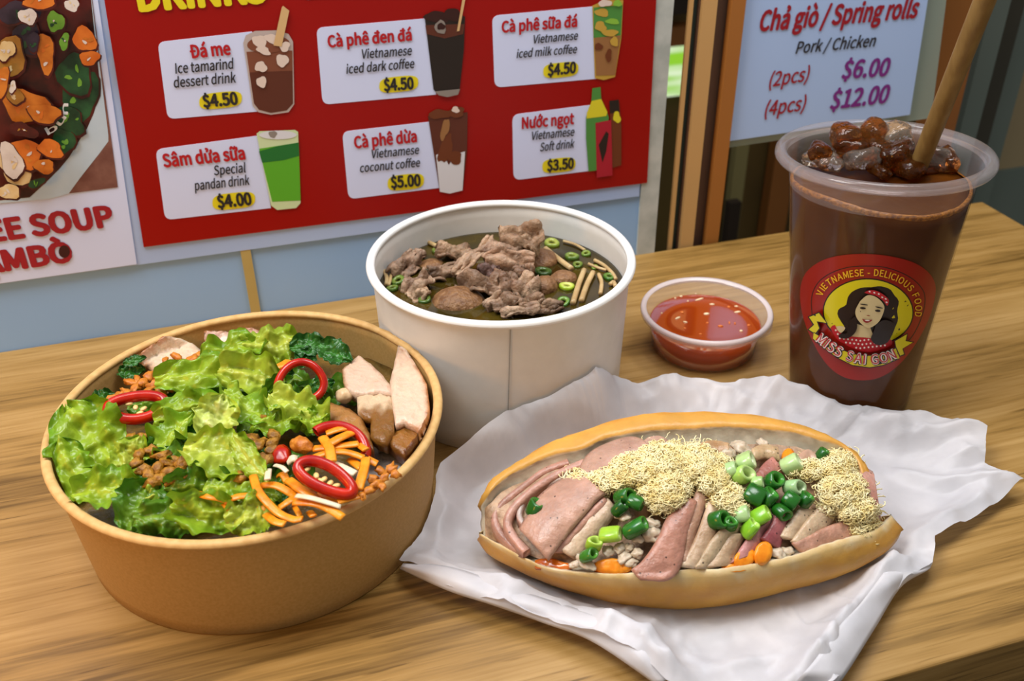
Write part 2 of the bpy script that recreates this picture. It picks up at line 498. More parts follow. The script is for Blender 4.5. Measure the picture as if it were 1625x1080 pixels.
def wall_text(name, body, p0, p1, h, m, n, parent, bold=0.02, shear=0.0):
    V, Fc = text_mesh(body, bold, shear)
    x0 = min(v.x for v in V); x1 = max(v.x for v in V)
    A = wp(*p0, n); B = wp(*p1, n)
    um, vm = (p0[0] + p1[0]) / 2, (p0[1] + p1[1]) / 2
    hz = (wp(um, vm - h, n) - wp(um, vm, n)).z
    ex = (B - A) / (x1 - x0); ez = Vector((0, 0, hz / CAP))
    return mk(name, [A + ex * (v.x - x0) + ez * v.y + WN * v.z for v in V], Fc, m, parent, False)

def rounded(pts, rad, which=None, k=5):
    out = []
    n = len(pts)
    P = [Vector((p[0], p[1])) for p in pts]
    for i, p in enumerate(P):
        if which is not None and i not in which: out.append(p); continue
        a = (P[i - 1] - p).normalized(); b = (P[(i + 1) % n] - p).normalized()
        p0, p2 = p + a * rad, p + b * rad
        for j in range(k + 1):
            t = j / k
            out.append(p0 * (1 - t) ** 2 + p * 2 * t * (1 - t) + p2 * t * t)
    return out
def wall_poly(name, pts, m, n, parent):
    return mk(name, [wp(p[0], p[1], n) for p in pts], [list(range(len(pts)))], m, parent, False)
class Flat:
    """flat printed picture: coloured outlines stacked in hair-thin layers on one sheet"""
    def __init__(s, n): s.mb, s.n, s.mats = MB(), n, []
    def mi(s, m):
        if m not in s.mats: s.mats.append(m)
        return s.mats.index(m)
    def poly(s, pts, m):
        s.mb.add([wp(p[0], p[1], s.n) for p in pts], [list(range(len(pts)))], s.mi(m)); s.n += 0.00006
    def build(s, name, parent): return s.mb.build(name, s.mats, parent, False)
def ell(cx, cy, rx, ry, rot=0, k=20):
    c, s = math.cos(rot), math.sin(rot)
    return [(cx + rx * math.cos(t) * c - ry * math.sin(t) * s, cy + rx * math.cos(t) * s + ry * math.sin(t) * c) for t in [2 * math.pi * i / k for i in range(k)]]
def blob(cx, cy, rx, ry, rot=0, seed=0, k=18, amp=0.22):
    r = random.Random(seed); ph = [r.uniform(0, 6.28) for _ in range(3)]
    out = []
    for i in range(k):
        t = 2 * math.pi * i / k
        q = 1 + amp * (math.sin(2 * t + ph[0]) * 0.5 + math.sin(3 * t + ph[1]) * 0.5 + math.sin(5 * t + ph[2]) * 0.3)
        x, y = rx * q * math.cos(t), ry * q * math.sin(t)
        out.append((cx + x * math.cos(rot) - y * math.sin(rot), cy + x * math.sin(rot) + y * math.cos(rot)))
    return out

NP = 0.0022
def thick_sheet(name, pts, m, n0, n1, parent=None):
    k = len(pts)
    V = [wp(p[0], p[1], n1) for p in pts]; V += [v - WN * (n1 - n0) for v in V]
    Fc = [list(range(k)), list(range(2 * k - 1, k - 1, -1))] + [[i, i + k, (i + 1) % k + k, (i + 1) % k] for i in range(k)]
    return mk(name, V, Fc, m, parent, False)
# red drinks menu
menu = thick_sheet('menu_poster', [(228, 392), (1027, 290), (1047, -110), (148, -110)], M_RED, 0.0015, NP)
tag(menu, 'red drinks menu poster with six white price panels on the back wall', 'poster')
wall_text('poster_heading', 'DRINKS', (220, 16.5), (425, 2), 46, M_YELLOW, NP + 0.0004, menu, 0.03)
thick_sheet('menu_panel', rounded([(482, 0), (700, -18), (700, -90), (476, -80)], 8), M_PAPER_W, NP, NP + 0.0002, menu)
G = {k: mat('print_' + k, c) for k, c in dict(glass='b9a9a4', ice='dcc8bc', amber='7c4630', dark='34140e', choc='5a2a1a', straw='d2ac78', green='5aa824', dgreen='1f6d2c', pale='c8d8a8', milk='d6d6dc', brown='6a3416', cola='96683c', leaf='4c8a3c', gold='c09a3c', canred='a8182c', black='241a14', grey='8a8078', yel='d8cc28', lime='86b83c').items()}
def pic_tamarind(f):
    f.poly([(386, 68), (390, 56), (405, 49), (440, 48), (458, 54), (465, 66), (467, 165), (458, 178), (430, 182), (410, 178), (401, 168)], G['glass'])
    f.poly([(391, 82), (464, 80), (465, 164), (455, 175), (430, 179), (411, 174), (403, 164)], G['amber'])
    f.poly([(396, 115), (464, 112), (465, 164), (455, 175), (430, 179), (411, 174), (403, 164)], G['choc'])
    f.poly(ell(426, 70, 34, 14, -0.05), G['amber'])
    for i, (x, y, a, b) in enumerate([(412, 66, 13, 9), (432, 62, 12, 8), (418, 80, 12, 6), (448, 96, 9, 11), (414, 106, 9, 9), (452, 74, 8, 8), (415, 130, 9, 8)]): f.poly(blob(x, y, a, b, 0.3, i), G['ice'])
    f.poly([(434, 72), (447, 74), (459, 17), (449, 9), (447, 12)], G['straw'])
def pic_pandan(f):
    f.poly([(407, 212), (412, 208), (468, 206), (473, 209), (477, 322), (470, 330), (440, 333), (430, 326)], G['pale'])
    f.poly([(411, 236), (474, 226), (477, 318), (432, 320)], G['green'])
    f.poly([(411, 240), (440, 232), (474, 226), (475, 247), (450, 254), (416, 258)], G['dgreen'])
    f.poly(ell(441, 214, 30, 7), G['milk']); f.poly(blob(433, 213, 6, 6, 0, 3), G['grey'])
def pic_dark(f):
    f.poly([(674, 28), (738, 26), (736, 80), (729, 146), (712, 153), (695, 150), (688, 142)], G['black'])
    f.poly([(675, 40), (737, 38), (735, 54), (706, 61), (677, 54)], G['choc'])
    f.poly(blob(693, 27, 18, 10, 0, 1), G['dark']); f.poly(blob(719, 24, 16, 10, 0, 2), G['dark']); f.poly(blob(699, 43, 10, 10, 0, 6, 12), G['grey']); f.poly(blob(700, 42, 6, 6, 0, 4), G['dark'])
    f.poly([(725, 50), (729, 49), (742, -20), (737, -20)], G['straw'])
    f.poly([(690, 145), (730, 141), (727, 150), (710, 154), (696, 151)], G['grey'])
def pic_coconut(f):
    f.poly([(679, 184), (742, 178), (741, 240), (734, 302), (714, 307), (698, 304)], G['choc'])
    f.poly([(692, 246), (702, 240), (712, 262), (724, 244), (738, 240), (734, 302), (714, 307), (698, 304)], G['milk'])
    f.poly(blob(707, 236, 9, 26, 0.3, 4), G['brown']); f.poly(blob(722, 250, 10, 12, 0.6, 8), G['brown']); f.poly(blob(706, 205, 6, 18, 0.2, 9), G['cola'])
    f.poly(blob(698, 181, 17, 8, 0, 7), G['brown']); f.poly(blob(724, 178, 14, 8, 0, 5), G['brown']); f.poly(blob(723, 174, 6, 5, 0, 2), G['ice'])
def pic_milk(f):
    f.poly([(940, 9), (960, 0), (989, 0), (986, 60), (976, 122), (958, 127), (944, 124)], G['gold'])
    f.poly([(942, 12), (988, 8), (985, 62), (942, 60)], G['leaf'])
    f.poly([(943, 60), (985, 56), (976, 119), (946, 120)], G['cola'])
    for i, (x, y, a, b, k) in enumerate([(955, 20, 12, 6, 'gold'), (972, 34, 10, 5, 'lime'), (953, 42, 9, 8, 'gold'), (968, 52, 12, 6, 'gold'), (950, 74, 6, 6, 'brown'), (966, 88, 5, 10, 'brown'), (975, 66, 7, 7, 'gold'), (960, 5, 10, 6, 'ice'), (980, 5, 6, 6, 'lime')]): f.poly(blob(x, y, a, b, 0, i), G[k])
def pic_soft(f):
    f.poly([(967, 160), (982, 158), (986, 200), (986, 262), (972, 266)], G['brown']); f.poly([(967, 160), (982, 158), (983, 178), (968, 180)], G['black']); f.poly(blob(979, 186, 6, 9, 0, 2), G['yel'])
    f.poly([(940, 140), (953, 138), (954, 156), (962, 174), (966, 186), (962, 268), (934, 272), (930, 220), (930, 186), (938, 168)], G['leaf'])
    f.poly([(931, 180), (939, 160), (954, 157), (964, 178), (962, 184), (931, 188)], G['yel'])
    f.poly([(945, 195), (970, 190), (972, 278), (947, 282)], G['canred']); f.poly([(950, 230), (962, 208), (966, 212), (962, 240), (956, 258)], G['black'])
PANELS = [
 ('Đá me', (303, 92), (367, 86), 20, [('Ice tamarind', (278.5, 116.7), (372.6, 108.5), 16), ('dessert drink', (276.7, 139), (375.6, 130.4), 16)],
  '$4.50', (323, 170), (378.5, 165), 19, (350, 159, 34, 13), [(250, 67), (400, 50), (408, 177), (266, 189)], pic_tamarind, 'tamarind drink in a glass with bamboo straw'),
 ('Sâm dửa sữa', (260, 265), (390, 252), 20, [('Special', (340, 278), (391.5, 273), 15), ('pandan drink', (309, 302), (397, 292.6), 15)],
  '$4.00', (346, 329.6), (400.4, 324), 19, (371, 318.5, 34, 13), [(246.7, 237), (412, 215), (430, 330), (262, 349)], pic_pandan, 'green pandan drink in a glass'),
 ('Cà phê đen đá', (520.6, 75), (654, 63.5), 18, [('Vietnamese', (575, 93), (654, 87), 14.5), ('iced dark coffee', (549.7, 117), (658, 107.5), 14.5)],
  '$4.50', (609.5, 144), (657, 140.5), 18, (632.8, 133.5, 31, 12.5), [(502, 44), (680, 29), (692, 150), (512, 166)], pic_dark, 'dark iced coffee in a tall glass'),
 ('Cà phê dừa', (562.5, 235), (662, 224.5), 18, [('Vietnamese', (590.6, 251), (665.4, 243.8), 13.5), ('coconut coffee', (571.6, 273.4), (667, 264), 13.5)],
  '$5.00', (620.5, 298), (668, 294), 17.5, (644, 288.7, 29, 12.5), [(543, 209), (684, 193), (697, 298), (553, 316)], pic_coconut, 'coconut coffee swirled brown and white'),
 ('Cà phê sữa đá', (796, 51.4), (916, 42), 17, [('Vietnamese', (846.7, 69), (917, 62.5), 13), ('iced milk coffee', (819.7, 92), (915.6, 84), 13)],
  '$4.50', (869, 120), (914, 115), 17, (890, 111, 28, 12), [(781, 25), (945, 10), (946, 125), (785, 139)], pic_milk, 'iced milk coffee with green leaves'),
 ('Nước ngọt', (828, 204), (911, 196), 17, [('Vietnamese', (844, 222), (911.4, 215), 13), ('Soft drink', (856.7, 240), (911.4, 234), 13)],
  '$3.50', (868, 271), (910.6, 266.7), 16, (887, 262, 26.5, 11.5), [(813, 182), (942, 166), (936, 271), (815, 286)], pic_soft, 'green bottle with red and brown cans'),
]
for (ti, a, b, h, desc, pr, pa, pb, ph, pill, quad, pic, lab) in PANELS:
    pn = thick_sheet('menu_panel', rounded(quad, 12, (0, 3)), M_PAPER_W, NP, NP + 0.0002, menu)
    wall_text('drink_name', ti, a, b, h, M_INK_RED, NP + 0.0005, pn, 0.022)
    for (t, q0, q1, hh) in desc:
        wall_text('drink_description', t, q0, q1, hh, M_INK_BLACK, NP + 0.0005, pn, 0.009, 0.2)
    x, y, rx, ry = pill
    sl = -0.1
    pts = []
    for t in range(24):
        q = 2 * math.pi * t / 24
        dx = math.copysign(abs(math.cos(q)) ** 0.55, math.cos(q)) * rx; dy = math.copysign(abs(math.sin(q)) ** 0.7, math.sin(q)) * ry
        pts.append((x + dx, y + dy + dx * sl))
    wall_poly('price_badge', pts, M_YELLOW, NP + 0.0004, pn)
    wall_text('price_text', pr, pa, pb, ph, M_INK_BLACK, NP + 0.0007, pn, 0.025)
    f = Flat(NP + 0.0005); pic(f)
    o = f.build('drink_picture', pn); o['label'] = 'printed picture of ' + lab

# soup poster
soup = thick_sheet('soup_poster', [(217, 419), (-260, 486), (-340, -110), (139, -110)], M_PAPER_W, 0.0015, NP)
tag(soup, 'white soup poster with seafood photo and red capitals at the left edge', 'poster')
GS = {k: mat('soup_' + k, c, d, 90, 0.35) for k, (c, d) in dict(broth=('30100c', '5a1a14'), rim=('b4c4d2', 'bccad6'), wood=('6a4038', '8a6054'), shrimp=('a85410', 'd8802c'), mush=('d0a868', 'e4cca0'), mushd=('8a5a1c', 'b07c34'), leaf=('16301c', '2c5a34'), lime=('5c9028', '7cb040'), dark=('1c1420', '3a2c3a'), orange=('c05a14', 'dc7a2a'), white=('c8b8b0', 'e0d4cc')).items()}
f = Flat(NP + 0.0003)
f.poly([(138, -60), (187, 297), (-40, 326), (-120, -60)], GS['wood'])
f.poly([(138, -60), (172, 215), (172, 224), (158, 243), (128, 281), (109, 307), (80, 315), (-40, 326), (-120, -60)], GS['rim'])
f.poly([(138, -60), (158, 128), (156, 155), (149, 179), (138, 204), (124, 226), (110, 249), (94, 268), (70, 292), (47, 313), (-40, 322), (-120, -60)], GS['broth'])
for i, (x, y, a, b, r, k) in enumerate([(128, 150, 30, 34, 0.4, 'leaf'), (118, 118, 24, 34, 0.1, 'leaf'), (108, 192, 26, 20, 0.3, 'leaf'), (100, 225, 16, 22, 0.5, 'leaf'), (88, 34, 12, 17, -0.3, 'lime'), (102, 66, 7, 13, 0.1, 'lime'), (42, 58, 22, 26, 0, 'dark'), (30, 20, 30, 18, 0, 'dark'), (14, 90, 22, 34, 0.2, 'mushd'), (10, 80, 12, 16, 0.2, 'mush'), (72, 84, 13, 30, -0.2, 'shrimp'), (40, 168, 34, 26, 0.5, 'shrimp'), (70, 180, 24, 15, 0.3, 'shrimp'), (22, 150, 16, 12, 0.8, 'mushd'), (52, 66, 9, 16, 0.2, 'dark'), (134, 62, 18, 18, 0, 'orange'), (142, 92, 14, 12, 0, 'orange'), (64, 2, 24, 12, 0, 'orange'), (44, 26, 13, 13, 0, 'white'), (114, 8, 12, 9, 0.3, 'white'), (26, 262, 30, 26, 0.3, 'mush'), (40, 244, 24, 24, 0.2, 'orange'), (18, 255, 16, 28, -0.2, 'white'), (80, 236, 20, 13, 0.2, 'orange'), (70, 264, 17, 10, 0.3, 'shrimp'), (14, 304, 16, 12, 0.2, 'mush'), (20, 138, 5, 9, 0.2, 'white'), (2, 130, 12, 22, 0.1, 'shrimp'), (36, 205, 20, 10, 0.2, 'broth'), (58, 290, 14, 6, -0.3, 'leaf')]):
    f.poly(blob(x + 1, y + 2, a * 1.14, b * 1.14, r, i), GS['broth'])
    f.poly(blob(x, y, a * 1.05, b * 1.05, r, i), GS[k])
    rr_ = random.Random(i)
    hi_ = {'shrimp': 'orange', 'orange': 'shrimp', 'mush': 'white', 'mushd': 'mush', 'leaf': 'lime', 'dark': 'leaf', 'white': 'mush', 'lime': 'leaf', 'broth': 'mushd'}[k]
    for q in range(3):
        t_ = rr_.uniform(0, 6.28); d_ = rr_.uniform(.1, .6)
        f.poly(blob(x + a * d_ * math.cos(t_), y + b * d_ * math.sin(t_), a * rr_.uniform(.1, .3), b * rr_.uniform(.08, .22), rr_.uniform(0, 3), i + q), GS[hi_ if q < 2 or k in ('leaf', 'dark') else 'white'])
f.build('seafood_picture', soup)['label'] = 'printed picture of orange seafood soup with green herbs in a pale bowl'
# rice wine ring of white lettering on the picture
def glyph_path(mb, body, path, h, mapper, mi, bold=0.0, shear=0.0, spacing=None):
    """letters set one by one along a drawn path (px), mapped onto a surface"""
    P = [Vector((p[0], p[1], 0)) for p in path]
    P = spline(P, 200)
    d = [0.0]
    for a, b in zip(P, P[1:]): d.append(d[-1] + (b - a).length)
    gl = [text_mesh(ch, bold, shear) if ch != ' ' else None for ch in body]
    wd = [(max(v.x for v in g[0]) - min(v.x for v in g[0]) if g else CAP * 0.35) for g in gl]
    sc = h / CAP
    gap = CAP * 0.14
    tot = sum(wd) + gap * (len(body) - 1)
    sx = d[-1] / tot
    x = 0.0
    for g, w in zip(gl, wd):
        if g:
            xc = (x + w / 2) * sx
            k = 0
            while k < len(d) - 2 and d[k + 1] < xc: k += 1
            t = (P[k + 1] - P[k]).normalized(); nn = Vector((t.y, -t.x, 0))
            base = P[k].lerp(P[k + 1], (xc - d[k]) / max(d[k + 1] - d[k], 1e-9))
            mid = (max(v.x for v in g[0]) + min(v.x for v in g[0])) / 2
            V = []
            for v in g[0]:
                q = base + t * ((v.x - mid) * sx) + nn * (v.y * sc)
                V.append(mapper(q.x, q.y, v.z))
            mb.add(V, g[1], mi)
        x += w + gap
mb = MB(); glyph_path(mb, 'bún', [(76, 214), (92, 204), (106, 184), (108, 164)], 11, lambda u, v, w: wp(u, v, NP + 0.0025 + w), 0, 0.01)
mb.build('picture_lettering', mat('ink_white', 'dcdcdc'), soup, False)
wall_text('soup_title', 'EE SOUP', (-16, 383), (183, 357), 32, M_INK_DRED, NP + 0.0004, soup, 0.03)
wall_text('soup_subtitle', 'ẠMBÒ', (-28, 434), (118, 413), 31, M_INK_DRED, NP + 0.0004, soup, 0.03)
wall_poly('dark_spot', ell(102, 399, 9, 10), mat('spot_dark', '3a0c10'), NP + 0.0006, soup)

# spring roll sign in a clear holder
NS = -0.004
sign = thick_sheet('spring_roll_sign', [(1156, 224), (1444, 182), (1485, -80), (1187, -80)], M_SIGN, NS - 0.002, NS)
tag(sign, 'cool-tinted white spring roll price sign with red and purple lettering', 'sign')
for (t, a, b, h, m_, bo, sh) in [('Chả giò / Spring rolls', (1204.5, 49), (1455.7, 27), 30, M_INK_DRED, 0.022, 0.15), ('Pork / Chicken', (1262, 85), (1388.6, 73), 18, M_INK_BLACK, 0.01, 0.2),
                         ('(2pcs)', (1220, 138), (1283, 127.5), 22, M_INK_DRED, 0.01, 0.15), ('$6.00', (1334.5, 124.5), (1409.7, 119.6), 27, M_INK_PURPLE, 0.02, 0.12),
                         ('(4pcs)', (1213, 184), (1277.5, 174), 22, M_INK_DRED, 0.01, 0.15), ('$12.00', (1316, 173), (1409, 162), 27, M_INK_PURPLE, 0.02, 0.12)]:
    wall_text('sign_lettering', t, a, b, h, m_, NS + 0.0003, sign, bo, sh)
M_ACRYL = clear_mat('acrylic', (0.82, 0.9, 0.86), 0.55, lin('a9b6ac'), 1.45, 0.15)
hold = thick_sheet('sign_holder', [(1150, 235), (1478, 187), (1512, -80), (1176, -80)], M_ACRYL, NS - 0.005, NS - 0.0025)
tag(hold, 'clear greenish acrylic holder behind the spring roll sign', 'sign holder')

# ------------------------------------------------------------------ kraft salad bowl
KC = Vector((-0.1056, 0.3162, 0))
def wall_prof(rb, rt, h, th, lip, base_in=0.003):
    """paper bowl: outer wall, rolled lip, inner wall and floor"""
    rw = rt - lip * 1.15
    pr = [(rb - 0.0012, 0.0), (rb, 0.0006)]
    for i in range(1, 8): pr.append((rb + (rw - rb) * i / 8, h * i / 8))
    pr.append((rw, h - 2.0 * lip))
    return pr, rw
def paper_bowl(name, c, rb, rt, h, lip, m_body, m_rim, m_in=None, lip_flat=0.8):
    root = empty(name, c)
    pr, rw = wall_prof(rb, rt, h, 0.0006, lip)
    th = 0.0006
    inner = [(rw - th, h - lip * 0.4)] + [(rb + (rw - rb) * i / 8 - th, h * i / 8) for i in range(7, 0, -1)] + [(rb - th, base_h) for base_h in (0.0042,)] + [(0.0001, 0.004)]
    prof = pr + [(rw, h - 0.4 * lip)] + inner
    V, Fc = lathe(prof, c)
    ni = (len(pr)) * 96
    fm = [0 if i < ni else 1 for i in range(len(Fc))]
    mk('bowl_body', V, Fc, [m_body, m_in or m_body], root, True, fm)
    rc = rt - lip
    lp = []
    for i in range(17):
        q = 2 * math.pi * i / 16
        lp.append((rc + lip * math.cos(q), h - lip * lip_flat + lip * lip_flat * math.sin(q)))
    V, Fc = lathe(lp, c)
    mk('rolled_rim', V, Fc, m_rim, root)
    return root
kraft = paper_bowl('takeaway_bowl', KC, 0.0708, 0.0775, 0.0516, 0.0019, M_KRAFT, M_KRAFT_RIM)
tag(kraft, 'round brown kraft paper bowl holding the lettuce and pork salad', 'bowl')

def rin(z): return 0.0708 + (0.0750 - 0.0708) * z / 0.0516 - 0.0012
def zsal(u, v):
    f_ = max(0, min(1, (v - 530) / 305))
    r2 = ((u - 385) / 300) ** 2 + ((v - 690) / 170) ** 2
    return 0.0395 + 0.007 * f_ + 0.004 * max(0, 1 - r2)
def sal(u, v, dz=0.0, margin=0.002):
    z = zsal(u, v) + dz
    for _ in range(60):
        p = at(u, v, z)
        if math.hypot(p.x - KC.x, p.y - KC.y) < rin(min(z, .0516)) - margin or z > 0.056: break
        z += 0.0005
    return at(u, v, z)
rnd = random.Random(5)
# rice bed
V, Fc = [], []
K_, R_ = 64, 24
for i in range(R_ + 1):
    r_ = i / R_
    for j in range(K_):
        q = 2 * math.pi * j / K_
        x, y = r_ * 0.0715 * math.cos(q), r_ * 0.0715 * math.sin(q)
        fz = (0.0715 - y) / 0.143
        z = 0.0345 + 0.006 * fz + 0.0015 * (1 - r_ ** 2) + 0.0018 * noise.noise(Vector((x * 160, y * 160, 0))) + 0.0012 * noise.noise(Vector((x * 420, y * 420, 4)))
        V.append(KC + Vector((x, y, z)))
for i in range(R_):
    for j in range(K_):
        Fc.append([i * K_ + j, i * K_ + (j + 1) % K_, (i + 1) * K_ + (j + 1) % K_, (i + 1) * K_ + j])
b0 = len(V)
for j in range(K_):
    q = 2 * math.pi * j / K_; V.append(KC + Vector((0.0695 * math.cos(q), 0.0695 * math.sin(q), 0.005)))
for j in range(K_): Fc.append([R_ * K_ + j, R_ * K_ + (j + 1) % K_, b0 + (j + 1) % K_, b0 + j])
Fc.append([b0 + j for j in range(K_)])
Cc = []
RC = at(646, 737, .040) - KC
for p in V:
    q = p - KC
    k = 1.4 - (q - RC).length / .013
    k = max(0, min(1, k + .5 * noise.noise(p * 140)))
    Cc.append(tuple(a * k + b * (1 - k) for a, b in zip(mixc('b9bcc6', 'dadce2', .5 + noise.noise(p * 400)), mixc('4a3a14', '7a5a24', .5 + noise.noise(p * 300)))))
tag(mk('rice_bed', V, Fc, attr_mat('rice', .4, .6, 500, .5, 0, .15, .15, 500), None, True, None, Cc), 'bed of dressed rice under the salad, white at the right wall', 'rice', kind='stuff')

# dressed leaf scraps, herbs and sauce between the rice and the leaves
M_LEAF = attr_mat('lettuce', 0.30, 0.4, 320, 0.5, 0.25, var=0.16, vscale=160)
M_HERB = attr_mat('herb', 0.35, 0.4, 260, 0.5, 0.15, var=0.3, vscale=260)
def frame_dir(u, v, z, ang):
    p = at(u, v, z); q = at(u + 10 * math.cos(ang), v - 10 * math.sin(ang), z)
    return (q - p).normalized()
def leaf(name, u, v, L, Wd, ang, dz=0.0, tilt=0.5, ruff=0.22, seed=0, ca='c8d84a', cb='6aa81e', m=None, fr=5, curl=0.25, point=None, n_v=54, n_u=27, roll=0.0, pos=None):
    r = random.Random(seed * 13 + 1)
    C = pos if pos is not None else sal(u, v, dz, 0.004)
    px = (C - EYE).dot(FWD) / FPX           # metres per pixel here
    L, Wd = L * px, Wd * px
    toc = (EYE - C).normalized()
    n = (Vector((0, 0, 1)) * (1 - tilt) + toc * tilt).normalized()
    ax = CU * math.cos(ang) - CV * math.sin(ang)
    ax = (ax - n * ax.dot(n)).normalized(); sd = n.cross(ax).normalized()
    if roll:
        R = Matrix.Rotation(roll, 3, ax); sd = R @ sd; n = R @ n
    ph = [r.uniform(0, 6.28) for _ in range(6)]
    V, Fc, Cc = [], [], []
    la, lb = lin(ca), lin(cb)
    so = Vector((r.uniform(0, 50), r.uniform(0, 50), 0))
    for i in range(n_v):
        t = i / (n_v - 1)
        w = (math.sin(math.pi * min(1, 0.12 + 0.88 * t)) ** 0.55) * (0.75 + 0.35 * t)
        if point: w = math.sin(math.pi * min(1, 0.1 + 0.9 * t)) ** 0.8
        w = max(w, 0.12)
        for j in range(n_u):
            s = 2 * j / (n_u - 1) - 1
            a = abs(s)
            jag = 1 + (0.05 * math.sin(fr * 2.9 * 6.28 * t + ph[0] + (1 if s > 0 else 2)) + 0.13 * noise.noise(Vector((t * 9, 3 if s > 0 else 8, seed)))) * a ** 2 + 0.2 * noise.noise(Vector((t * 4, s * 2, seed)))
            x = s * Wd / 2 * w * jag
            y = (t - 0.5) * L * (1 + 0.05 * math.sin(s * 7 + ph[1]) * a)
            z = curl * Wd * (a ** 2) * 0.5 - curl * L * 0.6 * (t - 0.5) ** 2
            z += ruff * Wd * 0.5 * a ** 1.6 * math.sin(6.28 * fr * t * (1 if s > 0 else 1.13) + ph[2 if s > 0 else 3])
            z += ruff * Wd * 0.22 * a ** 2.2 * math.sin(6.28 * fr * 1.9 * t + ph[4] + 2 * s)
            z += 0.20 * Wd * noise.noise(Vector((t * 4, s * 2.2, 0)) + so) + 0.06 * Wd * noise.noise(Vector((t * 14, s * 7, 5)) + so)
            z += 0.02 * Wd * math.cos(8 * s) * (1 - t)
            V.append(C + ax * y + sd * x + n * z)
            k = min(1, a * 0.75 + 0.35 * t + 0.25 * noise.noise(Vector((t * 6, s * 3, 2)) + so))
            k = max(0, k)
            if a < 0.09: k *= 0.4
            Cc.append(tuple(la[q] * (1 - k) + lb[q] * k for q in range(3)))
    for i in range(n_v - 1):
        for j in range(n_u - 1):
            Fc.append([i * n_u + j, i * n_u + j + 1, (i + 1) * n_u + j + 1, (i + 1) * n_u + j])
    # stay inside the bowl
    if pos is None:
        for q in V:
            d = math.hypot(q.x - KC.x, q.y - KC.y); lim = rin(min(max(q.z, 0), .0516)) - 0.0008
            if d > lim and q.z < 0.0525:
                k = lim / d; q.x = KC.x + (q.x - KC.x) * k; q.y = KC.y + (q.y - KC.y) * k
            if q.z < 0.030: q.z = 0.030
    return mk(name, V, Fc, m or M_LEAF, None, True, None, Cc)

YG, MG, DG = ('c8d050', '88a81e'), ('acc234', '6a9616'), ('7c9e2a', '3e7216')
LET = [  # u, v, length, width, angle, dz, tilt, ruffle, colours, label
 (142, 688, 118, 96, 2.2, .006, .55, .10, MG, 'large smooth pale lettuce leaf leaning on the left rim of the kraft bowl'),
 (110, 742, 100, 66, 1.9, .004, .5, .16, MG, 'lettuce leaf hugging the left wall of the kraft bowl below the large leaf'),
 (172, 778, 96, 66, 0.2, .004, .45, .20, MG, 'frilly lettuce piece just above the lower left rim of the kraft bowl'),
 (206, 722, 62, 48, 1.2, .006, .6, .12, YG, 'crinkled yellow-green lettuce scrap right of the large left leaf'),
 (222, 802, 84, 70, 1.4, .003, .4, .16, DG, 'dark green lettuce piece at the front left inner wall of the kraft bowl'),
 (268, 818, 92, 60, 0.1, .003, .45, .30, DG, 'dark curly lettuce piece at the front rim, right of the dark flat one'),
 (330, 812, 104, 62, -0.1, .005, .5, .28, MG, 'curly lettuce piece at the middle of the front rim'),
 (400, 818, 74, 62, 0.3, .005, .5, .26, YG, 'bright frilled lettuce tip at the front rim beside the carrot shreds'),
 (318, 770, 96, 60, 0.2, .004, .45, .28, DG, 'shaded curly lettuce piece above the front rim lettuce'),
 (372, 768, 84, 62, 0.4, .006, .5, .20, MG, 'cupped lettuce piece left of the longest carrot shred'),
 (350, 724, 110, 74, -0.3, .010, .5, .18, YG, 'broad ridged lettuce piece in the middle of the salad'),
 (396, 730, 92, 34, -1.0, .012, .5, .18, YG, 'narrow beaded lettuce rib right of the broad ridged piece'),
 (342, 662, 70, 62, 1.3, .013, .6, .10, ('e0e68a', 'b8cc3c'), 'pale ribbed lettuce heart piece in the centre of the bowl'),
 (300, 650, 96, 60, 0.4, .009, .5, .24, MG, 'frilled lettuce piece just right of the left chilli ring'),
 (272, 690, 84, 52, 1.0, .006, .5, .24, MG, 'cupped lettuce piece below the left chilli ring'),
 (318, 594, 120, 64, 0.3, .011, .5, .24, MG, 'long frilled lettuce piece right of the rear left pork slice'),
 (372, 556, 92, 60, 0.5, .010, .55, .24, MG, 'lettuce piece in front of the rear pork slices'),
 (432, 546, 84, 62, 0.2, .010, .6, .22, YG, 'highest lettuce frill near the back wall of the kraft bowl'),
 (398, 596, 92, 62, -0.2, .012, .55, .24, YG, 'frilled lettuce piece behind the pale heart piece'),
 (392, 644, 84, 54, -0.7, .012, .5, .22, MG, 'lettuce piece between the pale heart piece and the upright chilli ring'),
 (474, 648, 92, 60, -0.5, .010, .55, .26, YG, 'frilled lettuce piece in front of the upright chilli ring'),
 (438, 668, 70, 48, 0.2, .008, .5, .24, MG, 'small lettuce piece left of the brown pork pieces'),
 (440, 624, 60, 46, 0.9, .006, .5, .24, DG, 'small dark lettuce piece seen through the upright chilli ring'),
 (498, 668, 44, 40, 0.6, .006, .5, .24, MG, 'small lettuce frill touching the brown pork pieces'),
 (300, 724, 60, 44, 0.2, .004, .45, .24, DG, 'small lettuce scrap between the nuts and the broad ridged piece'),
 (262, 780, 60, 40, 0.6, .003, .4, .22, YG, 'small pale lettuce scrap below the heap of fried nuts'),
 (420, 778, 56, 30, -0.6, .003, .5, .16, MG, 'small lettuce scrap under the carrot shreds'),
 (238, 640, 60, 34, 0.3, .001, .4, .2, DG, 'shaded lettuce scrap inside the left chilli ring'),
]
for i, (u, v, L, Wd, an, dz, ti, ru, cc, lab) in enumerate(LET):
    tag(leaf('lettuce_leaf', u, v, L * 1.15, Wd * 1.25, an, dz, ti, ru * 1.5 if ru > .18 else ru, i + 3, cc[0], cc[1], fr=1.7 + .45 * (i % 3), curl=(.3, -.15, .45, .1)[i % 4], roll=rnd.uniform(-.45, .45) if i > 2 else 0), lab, 'lettuce', 'lettuce pieces in the salad')
